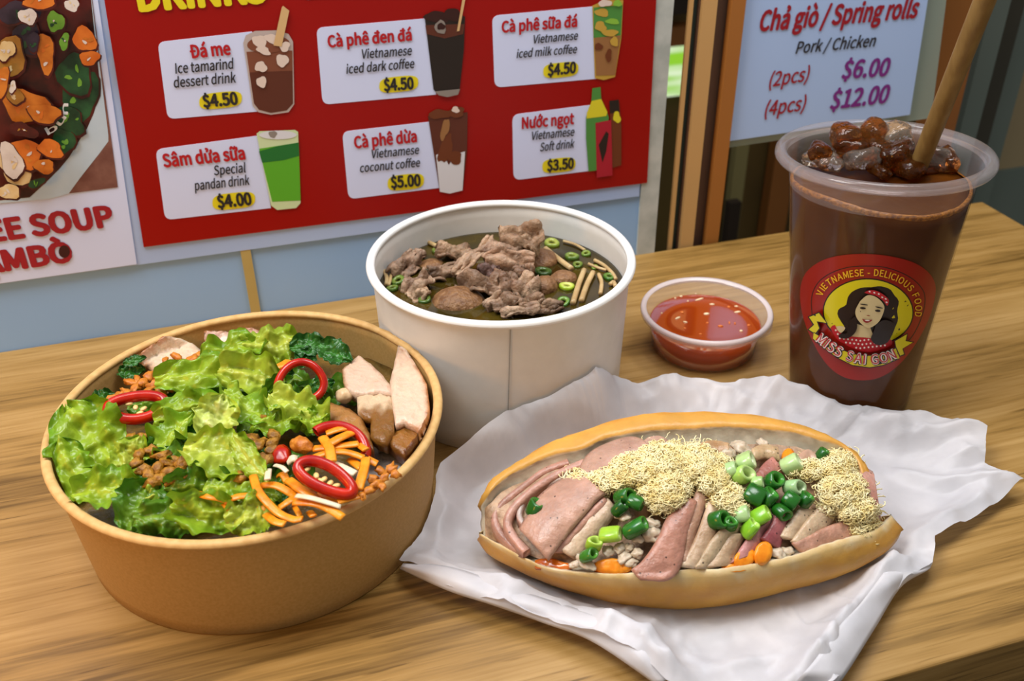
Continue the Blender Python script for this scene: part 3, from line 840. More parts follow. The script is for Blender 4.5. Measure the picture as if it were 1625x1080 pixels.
HERBS = [(492, 548, 64, 44, 0.2, .010, 'dark coriander leaf at the back wall, left of its pair'), (532, 560, 60, 46, -0.5, .011, 'dark coriander leaf at the back wall touching the pale pork slice'),
         (486, 566, 44, 34, 1.0, .006, 'small dark coriander leaf below the back wall pair'), (165, 632, 40, 34, 0.6, .003, 'dark herb sprig at the left wall of the kraft bowl'),
         (208, 588, 44, 34, 0.2, .003, 'dark herb leaf touching the rear left pork slice'), (214, 572, 36, 20, 0.5, .005, 'bright herb leaf touching the rear left pork slice'), (440, 600, 56, 40, 0.5, .003, 'dark herb leaf behind the upright chilli ring'),
         (512, 612, 40, 34, 0.5, .003, 'dark herb leaf right of the upright chilli ring'), (250, 712, 60, 40, 0.1, .0, 'dark herb leaf above the heap of fried nuts'), (384, 800, 60, 40, 0.3, -.002, 'dark herb leaf behind the front carrot shreds'),
         (440, 790, 60, 40, 0.3, -.002, 'dark herb leaf under the front carrot shreds'), (300, 744, 64, 44, 0.3, -.001, 'dark herb leaf beside the heap of fried nuts'), (412, 706, 60, 40, 0.5, -.001, 'dark herb leaf under the fried nuts right of centre'), (330, 690, 80, 50, 0.2, .001, 'dark herb leaf under the pale heart piece')]
for i, (u, v, L, Wd, an, dz, lab) in enumerate(HERBS):
    tag(leaf('coriander_leaf', u, v, L, Wd, an, dz, 0.5, 0.16, i + 70, '3c7a24', '1a4a14', m=M_HERB, fr=2, point=1), lab, 'herb', 'herb leaves in the salad')

for i in range(34):
    for _ in range(40):
        u, v = rnd.uniform(90, 560), rnd.uniform(570, 835)
        if ((u - 370) / 295) ** 2 + ((v - 690) / 150) ** 2 < .62 and not (u > 500 and v > 640) and not (u > 470 and v < 610) and not (170 < u < 265 and 620 < v < 670) and not (200 < u < 320 and v < 600): break
    tag(leaf('lettuce_leaf', u, v, rnd.uniform(50, 80), rnd.uniform(40, 60), rnd.uniform(0, 3.1), -.0005, .35, .3, i + 200, '7c9a2a', '3a6c16', fr=2, roll=rnd.uniform(-.5, .5), n_v=22, n_u=15), 'dark lettuce scrap lying deep under the bright salad leaves', 'lettuce', 'deep lettuce scraps in the salad')  # darker green carries the shade under the upper leaves in its colour
# pork slices
M_MEAT = attr_mat('roast_pork', 0.38, 0.6, 500, 0.45, 0, 0.15, 0.07, 400, 0.1)
def inside(p, poly):
    c = False
    for i in range(len(poly)):
        a, b = poly[i - 1], poly[i]
        if (a[1] > p[1]) != (b[1] > p[1]) and p[0] < (b[0] - a[0]) * (p[1] - a[1]) / (b[1] - a[1]) + a[0]: c = not c
    return c
def seg_d(p, a, b):
    ax, ay = b[0] - a[0], b[1] - a[1]
    t = max(0, min(1, ((p[0] - a[0]) * ax + (p[1] - a[1]) * ay) / (ax * ax + ay * ay + 1e-9)))
    return math.hypot(p[0] - a[0] - t * ax, p[1] - a[1] - t * ay)
def edge_d(p, poly): return min(seg_d(p, poly[i - 1], poly[i]) for i in range(len(poly)))
def resample(poly, step):
    out = []
    for i in range(len(poly)):
        a, b = poly[i], poly[(i + 1) % len(poly)]
        n = max(1, int(math.hypot(b[0] - a[0], b[1] - a[1]) / step))
        for k in range(n): out.append((a[0] + (b[0] - a[0]) * k / n, a[1] + (b[1] - a[1]) * k / n))
    return out
def cdt(poly, step, jit=0.25, seed=1):
    r = random.Random(seed)
    bd = resample(poly, step)
    pts = list(bd)
    x0 = min(p[0] for p in poly); x1 = max(p[0] for p in poly); y0 = min(p[1] for p in poly); y1 = max(p[1] for p in poly)
    y = y0; k = 0
    while y < y1:
        x = x0 + (step / 2 if k % 2 else 0)
        while x < x1:
            p = (x + r.uniform(-jit, jit) * step, y + r.uniform(-jit, jit) * step)
            if inside(p, poly) and edge_d(p, poly) > step * 0.55: pts.append(p)
            x += step
        y += step * 0.87; k += 1
    n = len(bd)
    res = delaunay_2d_cdt([Vector(p) for p in pts], [], [list(range(n))], 1, 1e-5)
    return [(p.x, p.y) for p in res[0]], [list(t) for t in res[2]]
def slab(name, poly, mapper, th, m, colfn, bump=0.0006, seed=0, step=5, round_=4.0, down=None, bowl=False):
    """a cut slice: the traced face with softened edge, thickness th going down and back"""
    P, T = cdt(poly, step, seed=seed + 1)
    V, Cc = [], []
    c0 = mapper(*[sum(q) / len(poly) for q in zip(*poly)])
    dn = down or (Vector((0, 0, -1)) * 0.7 + FWD * 0.3).normalized()
    for p in P:
        d = edge_d(p, poly)
        e = max(0, 1 - d / round_)
        q = mapper(*p) + dn * (th * 0.18 * e * e)
        q += dn * (bump * noise.noise(Vector((p[0] * 0.09, p[1] * 0.09, seed * 3.7))) + bump * 0.5 * noise.noise(Vector((p[0] * 0.3, p[1] * 0.3, seed))))
        V.append(q); Cc.append(colfn(p, d))
    n = len(V)
    V += [q + dn * th for q in V]; Cc += [colfn(p, 0) for p in P]
    if bowl:
        for q in V:
            d = math.hypot(q.x - KC.x, q.y - KC.y); lim = rin(min(max(q.z, 0), .0516)) - 0.0006
            if d > lim: q.x = KC.x + (q.x - KC.x) * lim / d; q.y = KC.y + (q.y - KC.y) * lim / d
    # boundary edges of the triangulation
    cnt = {}
    for t in T:
        for a, b in zip(t, t[1:] + t[:1]): cnt[(a, b)] = cnt.get((a, b), 0) + 1
    bd = [(a, b) for (a, b) in cnt if (b, a) not in cnt]
    Fc = [list(t) for t in T] + [[x + n for x in reversed(t)] for t in T] + [[b, a, a + n, b + n] for a, b in bd]
    me = mk(name, V, Fc, m, None, True, None, Cc)
    bm = bmesh.new(); bm.from_mesh(me.data); bmesh.ops.recalc_face_normals(bm, faces=bm.faces); bm.to_mesh(me.data); bm.free()
    return me
def meat_col(base, crust, w, side=None, line=None):
    def f_(p, d):
        k = max(0, 1 - d / w)
        if side: k *= max(0, min(1, side(p)))
        k = k + 0.12 * noise.noise(Vector((p[0] * 0.1, p[1] * 0.1, 2)))
        c = mixc(base, crust, k)
        return c
    return f_
def sm(dz): return lambda u, v: sal(u, v, dz, 0.0015)
PORK = [
 ([(218, 562), (238, 545), (257, 530), (271, 531), (295, 538), (320, 552), (322, 570), (308, 584), (280, 590), (247, 587), (224, 577)], .004, meat_col('d2b89c', '94581e', 14, lambda p: (260 - p[0] + (565 - p[1]) * .6) / 20), 'pale pork slice with browned skin at the back left of the kraft bowl'),
 ([(323, 523), (345, 521), (377, 523), (387, 532), (377, 545), (340, 546), (323, 535)], .003, meat_col('e2c4b4', '9a5a24', 8, lambda p: (530 - p[1]) / 4), 'pork slice at the back wall, left of its twin, behind lettuce'),
 ([(385, 519), (400, 516), (415, 522), (430, 530), (402, 536), (388, 530)], .003, meat_col('d8b8a4', '8c4c1c', 8, lambda p: (528 - p[1]) / 4), 'pork slice at the back wall, right of its twin, behind lettuce'),
 ([(632, 545), (644, 552), (656, 570), (667, 588), (677, 606), (681, 636), (683, 668), (674, 688), (658, 676), (640, 668), (627, 673), (622, 640), (618, 602), (622, 588)], .008, meat_col('d6b59a', 'b07038', 7, lambda p: (p[0] - 640) / 30), 'tall pink-white pork slice against the right wall of the kraft bowl'),
 ([(627, 672), (640, 666), (658, 675), (674, 689), (668, 704), (655, 717), (641, 722), (626, 712), (613, 700), (622, 684)], .004, meat_col('8c5a20', '6a3c10', 8), 'brown glazed pork end below the tall pink slice'),
 ([(542, 583), (552, 574), (569, 562), (588, 576), (604, 590), (619, 608), (624, 624), (600, 622), (564, 624), (550, 616), (544, 604)], .008, meat_col('d0ae94', 'a06c38', 6, lambda p: (555 - p[0]) / 12), 'pale pork slice touching the dark coriander leaves'),
 ([(566, 626), (590, 620), (621, 624), (626, 646), (625, 680), (612, 702), (598, 697), (587, 688), (588, 663), (576, 660), (567, 652)], .007, (lambda p, d: mixc('cdb08c', '7c5018', (p[1] - 640 + 14 * noise.noise(Vector((p[0] * .08, p[1] * .08, 1)))) / 14)), 'pork chunk with brown glaze left of the tall pink slice'),
 ([(515, 634), (536, 638), (554, 646), (573, 658), (588, 690), (593, 712), (572, 700), (556, 686), (535, 672), (515, 658)], .005, meat_col('a06e34', '7a4a18', 8), 'brown glazed pork strip behind the red chilli arc'),
]
for i, (poly, dz, cf, lab) in enumerate(PORK):
    tag(slab('pork_slice', poly, sm(dz), 0.006, M_MEAT, cf, 0.0012, i, 5, 6, bowl=True), lab, 'pork slice', 'pork slices in the salad')
tag(mk('meat_nub', *lump(sal(546, 628, .004), .0036, .0032, .0032, 0, .15, 1.5, 3, True), mat('nub', 'd0aa7c', 'e2c6a0', 200, .35, .3)), 'small round pale pork nub beside the lettuce frill', 'pork piece')

# fried nuts, shallots
M_NUT = mat('fried_nut', '744808', 'b8801c', 330, 0.5, 1.0, 500)
M_SHAL = mat('fried_shallot', 'a4580a', 'd8882a', 260, 0.45, 0.6, 400)
NUTS = {
 'fried shallot crumb on the rear left pork slice': ('shallot_crumb', M_SHAL, [(285, 578, 9, 5), (305, 572, 8, 7), (292, 586, 12, 7), (266, 596, 8, 5), (280, 566, 4, 8), (262, 572, 5, 4), (303, 585, 9, 6), (318, 576, 8, 6), (312, 566, 7, 8), (276, 580, 6, 6)]),
 'fried shallot crumb between the left chilli ring and rear pork slice': ('shallot_crumb', M_SHAL, [(236, 596, 9, 6), (218, 602, 10, 4), (206, 606, 10, 4), (226, 608, 8, 6), (244, 610, 8, 6), (252, 600, 7, 5), (262, 608, 8, 6), (190, 626, 8, 4), (200, 622, 10, 5), (178, 632, 8, 5), (214, 616, 9, 5), (236, 620, 9, 5), (256, 620, 9, 6), (276, 614, 9, 6)]),
 'fried nut in the heap left of the salad centre': ('fried_nut', M_NUT, [(236, 752, 10, 7), (250, 744, 9, 8), (264, 734, 10, 7), (278, 730, 9, 6), (290, 736, 9, 7), (284, 748, 10, 7), (268, 748, 11, 7), (228, 744, 9, 6), (252, 758, 9, 7), (222, 720, 10, 6), (240, 714, 9, 6), (256, 722, 11, 6), (206, 694, 9, 5), (228, 692, 8, 5), (300, 726, 8, 6), (242, 766, 9, 6), (274, 762, 9, 6), (296, 752, 8, 6), (216, 734, 9, 6)]),
 'brown fried nut right of the salad centre': ('fried_nut', M_NUT, [(414, 673, 9, 9), (392, 698, 8, 11), (412, 706, 7, 12), (431, 702, 6, 10), (420, 730, 11, 9), (402, 724, 8, 8), (386, 756, 10, 11), (434, 690, 7, 7), (398, 742, 8, 7), (378, 712, 8, 7), (430, 716, 8, 8)]),
 'fried crumb at the right inner wall near the carrots': ('shallot_crumb', M_SHAL, [(584, 778, 8, 5), (597, 768, 8, 5), (610, 757, 8, 5), (620, 744, 6, 8), (606, 772, 7, 5), (592, 760, 7, 5), (574, 786, 8, 4), (628, 752, 6, 5), (602, 746, 7, 5)]),
}
k_ = 0
for lab, (nm, m_, lst) in NUTS.items():
    for (u, v, a, b) in lst:
        p = sal(u, v, .006, .004); px = (p - EYE).dot(FWD) / FPX; k_ += 1
        V, Fc = lump(p, a * px * 1.35, b * px * 1.45, min(a, b) * px * 1.1, rnd.uniform(0, 3), 0.8, 1.9, k_, tilt=rnd.uniform(-.5, .5))
        tag(mk(nm, V, Fc, m_), lab, 'fried nut' if nm == 'fried_nut' else 'fried shallot', nm.replace('_', ' ') + 's in the salad')
p = sal(478, 706, .009, .004)
tag(mk('fried_nut', *lump(p, .0049, .0031, .003, -0.5, .3, 1.4, 91, True), M_SHAL), 'large golden fried nut left of the back red chilli arc', 'fried nut')

# carrot and daikon shreds
M_CARROT = mat('carrot', 'e07a08', 'f09a20', 160, 0.32, 0.25, 500, sss=0.15)
M_DAIKON = mat('daikon', 'd8c09c', 'e6d4b4', 200, 0.35, 0.2, sss=0.2)
def z7(pts): return [(380 + x * 0.1969, 660 + y * 0.1969) for x, y in pts]
SHRED = [
 (z7([(110, 480), (150, 600), (230, 700), (330, 790), (450, 835), (505, 828)]), 5.2, .009, 'longest carrot shred curling over the front of the bowl'),
 (z7([(170, 560), (280, 555), (380, 600), (470, 660)]), 5.6, .007, 'carrot shred arching right of the longest shred'),
 (z7([(395, 515), (500, 590), (600, 650), (640, 690)]), 6.5, .007, 'wide carrot shred sloping under the front chilli ring'),
 (z7([(440, 690), (600, 700), (720, 745), (835, 818)]), 6.0, .010, 'carrot shred whose tip lies over the front right rim'),
 (z7([(590, 335), (700, 298), (850, 288), (1005, 335)]), 5.0, .009, 'arched carrot shred behind the front chilli ring'),
 (z7([(670, 170), (725, 260), (742, 368)]), 6.0, .011, 'carrot shred crossing in front of the red chilli arc'),
 (z7([(910, 130), (800, 180), (705, 235)]), 6.2, .011, 'carrot shred sloping over the red chilli arc'),
 (z7([(600, 262), (760, 245), (960, 222)]), 5.6, .009, 'straight carrot shred below the red chilli arc'),
 (z7([(1020, 340), (1000, 440), (955, 590)]), 5.8, .010, 'carrot shred running down the right of the front chilli ring'),
 ([(313, 783), (330, 787), (347, 790), (367, 796)], 5.2, .008, 'leftmost carrot shred lying on curly lettuce'),
 ([(357, 796), (376, 788), (396, 786)], 5.2, .008, 'short carrot shred joined to the leftmost shred'),
 ([(357, 798), (362, 804), (368, 810)], 4.6, .006, 'stubby carrot end below the leftmost shred'),
 (z7([(140, 640), (165, 720), (195, 770)]), 5.0, .004, 'short carrot shred under the longest shred'),
 (z7([(215, 790), (280, 845), (365, 870)]), 5.2, .006, 'carrot shred lying along the front rim'),
 (z7([(320, 740), (390, 690), (460, 650)]), 5.0, .006, 'carrot shred crossing the hollow right of the longest shred'),
 (z7([(980, 640), (880, 665), (790, 690)]), 5.0, .006, 'carrot shred below the tip of the front chilli ring'),
 (z7([(1110, 385), (1030, 345)]), 5.6, .008, 'short flat carrot end nearest the rice'),
 (z7([(890, 345), (985, 420)]), 5.4, .006, 'carrot shred in the gap right of the front chilli ring'),
 (z7([(565, 770), (595, 805)]), 4.6, .004, 'stubby carrot end near the front rim'),
 (z7([(440, 720), (480, 790), (490, 810)]), 3.4, .005, 'thin carrot shred standing near the front rim'),
 (z7([(700, 140), (800, 105), (875, 92)]), 5.2, .011, 'carrot shred on top of the red chilli arc'),
 (z7([(960, 230), (1020, 270)]), 4.6, .009, 'short carrot shred at the end of the straight shred'),
 (z7([(640, 620), (740, 660), (850, 670)]), 5.2, .005, 'carrot shred along the lower side of the front chilli ring'),
 (z7([(310, 480), (350, 470), (390, 540)]), 4.6, .005, 'small carrot shred left of the front chilli ring'),
 ([(432, 585), (446, 580), (458, 573)], 6.0, .010, 'orange shred leaning on the upright chilli ring'),
]
def ribbon(name, px, w, dz, m, k=14):
    P = spline([sal(u, v, dz + .0015 * math.sin(i * 1.3), .0) for i, (u, v) in enumerate(px)], k)
    c = P[k // 2]; r_ = w * (c - EYE).dot(FWD) / FPX
    V, Fc = tubeg(P, r_, 8, 0.40)
    return mk(name, V, Fc, m)
for (px, w, dz, lab) in SHRED:
    tag(ribbon('carrot_shred', px, w * 1.42, dz, M_CARROT), lab, 'carrot shred', 'carrot shreds in the salad')
for (px, w, dz, lab) in [(z7([(460, 640), (560, 655), (690, 690), (815, 730)]), 5, .012, 'long white daikon shred near the front rim'), (z7([(690, 375), (800, 400), (935, 465)]), 7, .008, 'pinkish daikon shred right of the front chilli ring'),
                         (z7([(235, 430), (225, 510)]), 5, .010, 'short white daikon shred standing beside the lettuce rib'), (z7([(285, 395), (340, 410), (385, 450)]), 4, .008, 'thin pink daikon shred left of the front chilli ring'), (z7([(390, 370), (430, 340), (460, 350)]), 8, .006, 'pale daikon piece behind the front chilli ring')]:
    tag(ribbon('daikon_shred', px, w * 1.1, dz, M_DAIKON), lab, 'daikon shred', 'daikon shreds in the salad')

# chilli rings
M_CHILLI = mat('chilli', '9c0c03', 'c02406', 120, 0.24, 0.0, spec=0.5, coat=0.12)
M_SEED = mat('chilli_seed', 'e0b868', 'eccf92', 200, 0.4)
def chilli(u, v, rx, ry, rot, wid, dz, tilt, lab, arc=(0, 6.2832), seeds=()):
    C = sal(u, v, dz, .006)
    n = (Vector((0, 0, 1)) * (1 - tilt) + (EYE - C).normalized() * tilt).normalized()
    pts = []
    K = 44
    full = arc[1] - arc[0] > 6.2
    for i in range(K if full else K + 1):
        t = arc[0] + (arc[1] - arc[0]) * i / K
        rr = 1 + 0.05 * math.sin(3 * t + u)
        x, y = rx * rr * math.cos(t), ry * rr * math.sin(t)
        pts.append(on_plane(u + x * math.cos(rot) - y * math.sin(rot), v + x * math.sin(rot) + y * math.cos(rot), C, n))
    px = (C - EYE).dot(FWD) / FPX
    w, d = wid * px * 0.72, wid * px * 0.85
    V, Fc = [], []
    k = 10; m_ = len(pts)
    for i, p in enumerate(pts):
        t = (pts[(i + 1) % m_] - pts[i - 1]) if full else (pts[min(i + 1, m_ - 1)] - pts[max(i - 1, 0)])
        t.normalize(); a = t.cross(n).normalized()
        for j in range(k):
            q = 2 * math.pi * j / k
            V.append(p + a * (w * math.cos(q)) + n * (d * math.sin(q)))
    for i in range(m_ if full else m_ - 1):
        for j in range(k):
            Fc.append([i * k + j, i * k + (j + 1) % k, ((i + 1) % m_) * k + (j + 1) % k, ((i + 1) % m_) * k + j])
    if not full: Fc += [list(range(k)), [(m_ - 1) * k + j for j in range(k)][::-1]]
    o = mk('chilli_ring', V, Fc, M_CHILLI)
    tag(o, lab, 'chilli ring', 'red chilli slices in the salad')
    for (su, sv) in seeds:
        p = on_plane(su, sv, C - n * 0.0006, n)
        mk('seed', *lump(p, .0016, .0010, .0007, rnd.uniform(0, 3), .1), M_SEED, o)
chilli(217, 646, 45, 18, -0.12, 12, .010, .45, 'red chilli ring at the left of the salad, seeds showing', seeds=[(205, 640), (215, 646), (228, 648), (222, 655)])
chilli(477, 607, 37, 31, -0.25, 9, .013, .85, 'thin red chilli ring standing upright near the back wall')
chilli(516, 757, 47, 18, 0.46, 13, .014, .55, 'glossy red chilli ring lying on the carrots at the front right', seeds=[(487, 744), (502, 754), (514, 760), (524, 766), (534, 770), (508, 762)])
chilli(540, 704, 44, 26, 0.35, 12, .008, .5, 'red chilli arc at the foot of the brown pork strip', arc=(3.3, 6.5))
V, Fc = lump(sal(447, 722, .006, .004), .0035, .0052, .003, 0.3, .25, 1.2, 7, True)
tag(mk('chilli_piece', V, Fc, M_CHILLI), 'dark red chilli chunk left of the large golden nut', 'chilli piece')

# ------------------------------------------------------------------ white soup bowl
SB = Vector((-0.0048, 0.4076, 0))
sbowl = paper_bowl('soup_bowl', SB, 0.0579, 0.0629, 0.0722, 0.0021, M_WHITE, M_WHITE_RIM, M_WHITE, 0.85)
tag(sbowl, 'tall white paper bowl of noodle soup behind the other food', 'bowl')
def on_cone(u, v, c, rb, rt, h):
    d = ray(u, v); prev = None
    t = 0.2
    while t < 0.7:
        p = EYE + d * t
        r_ = math.hypot(p.x - c.x, p.y - c.y); lim = rb + (rt - rb) * p.z / h
        if r_ < lim: return p
        t += 0.0004
    return None
mb = MB(); sp = []
for i in range(12):
    v_ = 517 + (660 - 517) * i / 11; u_ = 810 - 4 * i / 11
    q = on_cone(u_, v_, SB, 0.0583, 0.0611, 0.0722)
    if q: sp.append(q)
V, Fc = tubeg(sp, 0.00022, 4); mb.add(V, Fc); mb.build('seam', M_SEAM, sbowl)
# the brown bowl's rim is pressed slightly in where it touches the white one
for o in kraft.children:
    for v in o.data.vertices:
        w = v.co + ORIGIN[o.name]; d = Vector((w.x - SB.x, w.y - SB.y, 0))
        lim = 0.0579 + (0.0608 - 0.0579) * w.z / 0.0722 + 0.0006
        soft = lim + 0.006
        if d.length < soft:
            k = (soft - d.length); nd = soft - k + max(0, k) ** 2 / (4 * 0.006) if k < 0.006 else lim
            nd = max(nd, lim)
            v.co += d.normalized() * (nd - d.length)
ZB = 0.0545
RB_ = 0.0581 + (0.0609 - 0.0581) * ZB / 0.0722 - 0.0010
V, Fc = lathe([(0.0001, ZB), (RB_ * 0.5, ZB), (RB_ - 0.0012, ZB), (RB_, ZB + 0.0004), (0.0572, 0.006), (0.0001, 0.006)], SB)
M_BROTH = mat('broth', '2a2208', '46380f', 45, 0.06, 0.0, spec=0.6, detail=3)
tag(mk('broth', V, Fc, M_BROTH), 'dark olive-brown broth filling the white soup bowl', 'soup')
def z4(x, y): return 560 + x * 0.3795, 310 + y * 0.3795
def so(x, y, dz=0.0):
    u, v = z4(x, y); return at(u, v, ZB + dz)
M_BEEF = attr_mat('beef', 0.5, 1.0, 520, 0.4, 0, 0.08, 0.28, 300)
def beef(x, y, L, Wd, ang, dz, seed, lab, ca='a07c62', cb='6e4c38', fold=1.0):
    u, v = z4(x, y)
    C = at(u, v, ZB + dz)
    px = (C - EYE).dot(FWD) / FPX * 0.3795
    L, Wd = L * px * 1.4, Wd * px * 1.45
    r = random.Random(seed)
    n = (Vector((0, 0, 1)) * 0.6 + (EYE - C).normalized() * 0.4 + Vector((r.uniform(-.3, .3), r.uniform(-.3, .3), 0))).normalized()
    ax = CU * math.cos(ang) - CV * math.sin(ang); ax = (ax - n * ax.dot(n)).normalized(); sd = n.cross(ax)
    nv, nu = 26, 16
    ph = [r.uniform(0, 6.28) for _ in range(4)]
    grid = []; of = Vector((seed * 3.1, seed * 1.7, 0))
    for i in range(nv):
        t = i / (nv - 1); row = []
        for j in range(nu):
            s = 2 * j / (nu - 1) - 1
            w = 0.7 + 0.3 * math.sin(math.pi * t) + 0.18 * noise.noise(Vector((t * 4, s, seed)))
            x_ = s * Wd / 2 * w; y_ = (t - 0.5) * L * (1 + 0.12 * noise.noise(Vector((s * 2, seed, 0))))
            z_ = fold * Wd * (0.16 * math.sin(6.28 * 1.4 * t + ph[0] + 1.5 * s) + 0.13 * math.sin(5.0 * s + ph[1] + 3 * t)) + 0.22 * Wd * noise.noise(Vector((t * 4, s * 3, 1)) + of) - 0.18 * Wd * s * s + 0.10 * Wd * noise.noise(Vector((t * 11, s * 7, 1)) + of)
            row.append(C + ax * y_ + sd * x_ + n * z_)
        grid.append(row)
    V, Fc = shell(grid, 0.0016)
    Cc = [mixc(ca, cb, 0.5 + 0.9 * noise.noise(Vector((p.x * 130, p.y * 130, p.z * 130)) + of)) for p in V]
    tag(mk('beef_slice', V, Fc, M_BEEF, None, True, None, Cc), lab, 'beef slice', 'beef slices in the soup')
BEEF = [(705, 165, 130, 90, 0.2, .0155, 'beef slice at the very top of the heap in the soup'), (620, 215, 120, 70, 0.4, .0125, 'beef slice left of the topmost one'), (505, 250, 170, 50, 1.0, .010, 'long twisted beef strip down the left of the heap'),
        (520, 350, 140, 90, -0.3, .007, 'curled beef slice at the lower left of the heap'), (655, 275, 150, 84, 0.0, .0105, 'pale folded beef slice in the middle of the heap'), (625, 362, 96, 76, 0.3, .008, 'beef slice below the pale folded one'),
        (716, 370, 90, 74, 0.8, .0075, 'small folded beef slice right of the lower heap'), (640, 440, 90, 56, 0.4, .005, 'beef slice near the front wall below the heap'), (740, 190, 66, 66, 1.2, .013, 'small beef flap right of the topmost slice'),
        (225, 285, 120, 76, 0.9, .004, 'beef piece floating at the left side of the soup'), (265, 365, 96, 70, 1.0, .004, 'beef piece below the left floating one'), (388, 318, 110, 60, 0.2, .003, 'beef slice between the left pieces and the heap'),
        (425, 228, 110, 60, 0.3, .004, 'beef slice at the back left of the heap'), (268, 240, 50, 36, 0.5, .003, 'tiny beef scrap at the back left'), (700, 474, 120, 34, 0.1, .004, 'beef slice against the front wall'), (815, 462, 96, 46, 0.2, .003, 'beef scraps at the front right wall'),
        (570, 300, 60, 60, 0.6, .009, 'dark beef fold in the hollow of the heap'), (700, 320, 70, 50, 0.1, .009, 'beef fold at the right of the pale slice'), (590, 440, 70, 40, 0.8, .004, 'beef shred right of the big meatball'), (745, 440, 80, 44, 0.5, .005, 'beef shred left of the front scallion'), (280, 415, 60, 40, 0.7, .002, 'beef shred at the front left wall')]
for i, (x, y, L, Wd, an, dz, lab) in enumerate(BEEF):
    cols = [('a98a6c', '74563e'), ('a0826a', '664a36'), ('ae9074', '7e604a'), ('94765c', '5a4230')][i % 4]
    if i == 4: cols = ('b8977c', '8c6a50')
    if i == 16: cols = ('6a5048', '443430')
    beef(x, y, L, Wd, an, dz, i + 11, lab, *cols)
M_BALL = mat('meatball', '6a4526', '8e6640', 300, 0.45, 1.0, 600)
for i, (x, y, rx, rz, dz, lab) in enumerate([(440, 462, 118, 80, -.0035, 'large brown meatball half sunk at the front left'), (800, 385, 62, 50, .000, 'round meatball right of the beef heap'), (792, 270, 70, 44, .000, 'meatball behind the beef heap on the right'), (882, 350, 58, 34, -.001, 'meatball behind the bright scallion ring'), (330, 300, 60, 30, -.002, 'sunken meatball at the left behind the beef')]):
    p = so(x, y, dz); px = (p - EYE).dot(FWD) / FPX * .3795
    tag(mk('meatball', *lump(p, rx * px, rx * px * .9, rz * px, i, .1, 1.5, i + 40, True), M_BALL), lab, 'meatball', 'meatballs in the soup')
M_NOODLE = mat('noodle', 'a88a5c', 'c0a474', 120, 0.3, sss=0.2)
for pts, w, lab in [([(805, 222), (850, 258), (885, 285), (915, 306)], 12, 'thick noodle arching at the back right of the soup'), ([(967, 312), (945, 370), (920, 450)], 12, 'straight noodle at the right, left of its pair'), ([(1004, 322), (978, 375), (955, 440)], 12, 'straight noodle at the right, right of its pair'),
                    ([(132, 315), (142, 345), (140, 372)], 9, 'noodle end at the left wall'), ([(160, 310), (158, 345), (150, 375)], 7, 'second noodle end at the left wall'), ([(1010, 270), (1050, 292), (1085, 325), (1100, 350)], 8, 'noodle curving along the right wall'), ([(1028, 330), (1040, 365), (1035, 410)], 9, 'short noodle near the right wall'), ([(315, 195), (348, 210)], 9, 'short noodle at the back left wall'), ([(985, 285), (1020, 300), (1060, 312)], 6, 'thin noodle behind the straight pair'), ([(880, 190), (930, 205), (970, 228)], 6, 'pale noodle at the back right wall'), ([(1076, 372), (1090, 362), (1098, 380)], 9, 'noodle end at the right wall')]:
    P = spline([so(x, y, .0012) for x, y in pts], 12); px = (P[6] - EYE).dot(FWD) / FPX * .3795
    tag(mk('noodle', *tubeg(P, w * px, 10)), lab, 'noodle', 'noodles in the soup') if False else tag(mk('noodle', *tubeg(P, w * px, 10), M_NOODLE), lab, 'noodle', 'noodles in the soup')
def scallion(name, C, axis, R, ln, cA, cB, m=None, wall=0.34, seed=0, lab='', cat='scallion', grp=None, squash=1.0):
    axis = axis.normalized()
    a = axis.cross(Vector((0.3, 0.2, 1))).normalized(); b = axis.cross(a)
    k = 20
    V, Fc, Cc = [], [], []
    prof = [(1 - wall, -.5), (1 - wall * .4, -.56), (1, -.44), (1.03, 0), (1, .44), (1 - wall * .4, .56), (1 - wall, .5), (1 - wall * 1.2, 0)]
    for (r_, h_) in prof:
        for j in range(k):
            q = 2 * math.pi * j / k
            rr = R * r_ * (1 + .07 * math.sin(2 * q + seed) + .05 * math.sin(3 * q + 2 * seed))
            V.append(C + a * (rr * math.cos(q)) + b * (rr * squash * math.sin(q)) + axis * (h_ * ln))
            Cc.append(mixc(cA, cB, max(0, (1 - r_) / wall) if r_ < 1 else 0))
    n = len(prof)
    for i in range(n):
        for j in range(k):
            Fc.append([i * k + j, i * k + (j + 1) % k, ((i + 1) % n) * k + (j + 1) % k, ((i + 1) % n) * k + j])
    return tag(mk(name, V, Fc, m or M_SCAL, None, True, None, Cc), lab, cat, grp)
M_SCAL = attr_mat('scallion', 0.22, 0.15, 300, 0.5, 0.12, 0, 0.12, 200, 0.2)
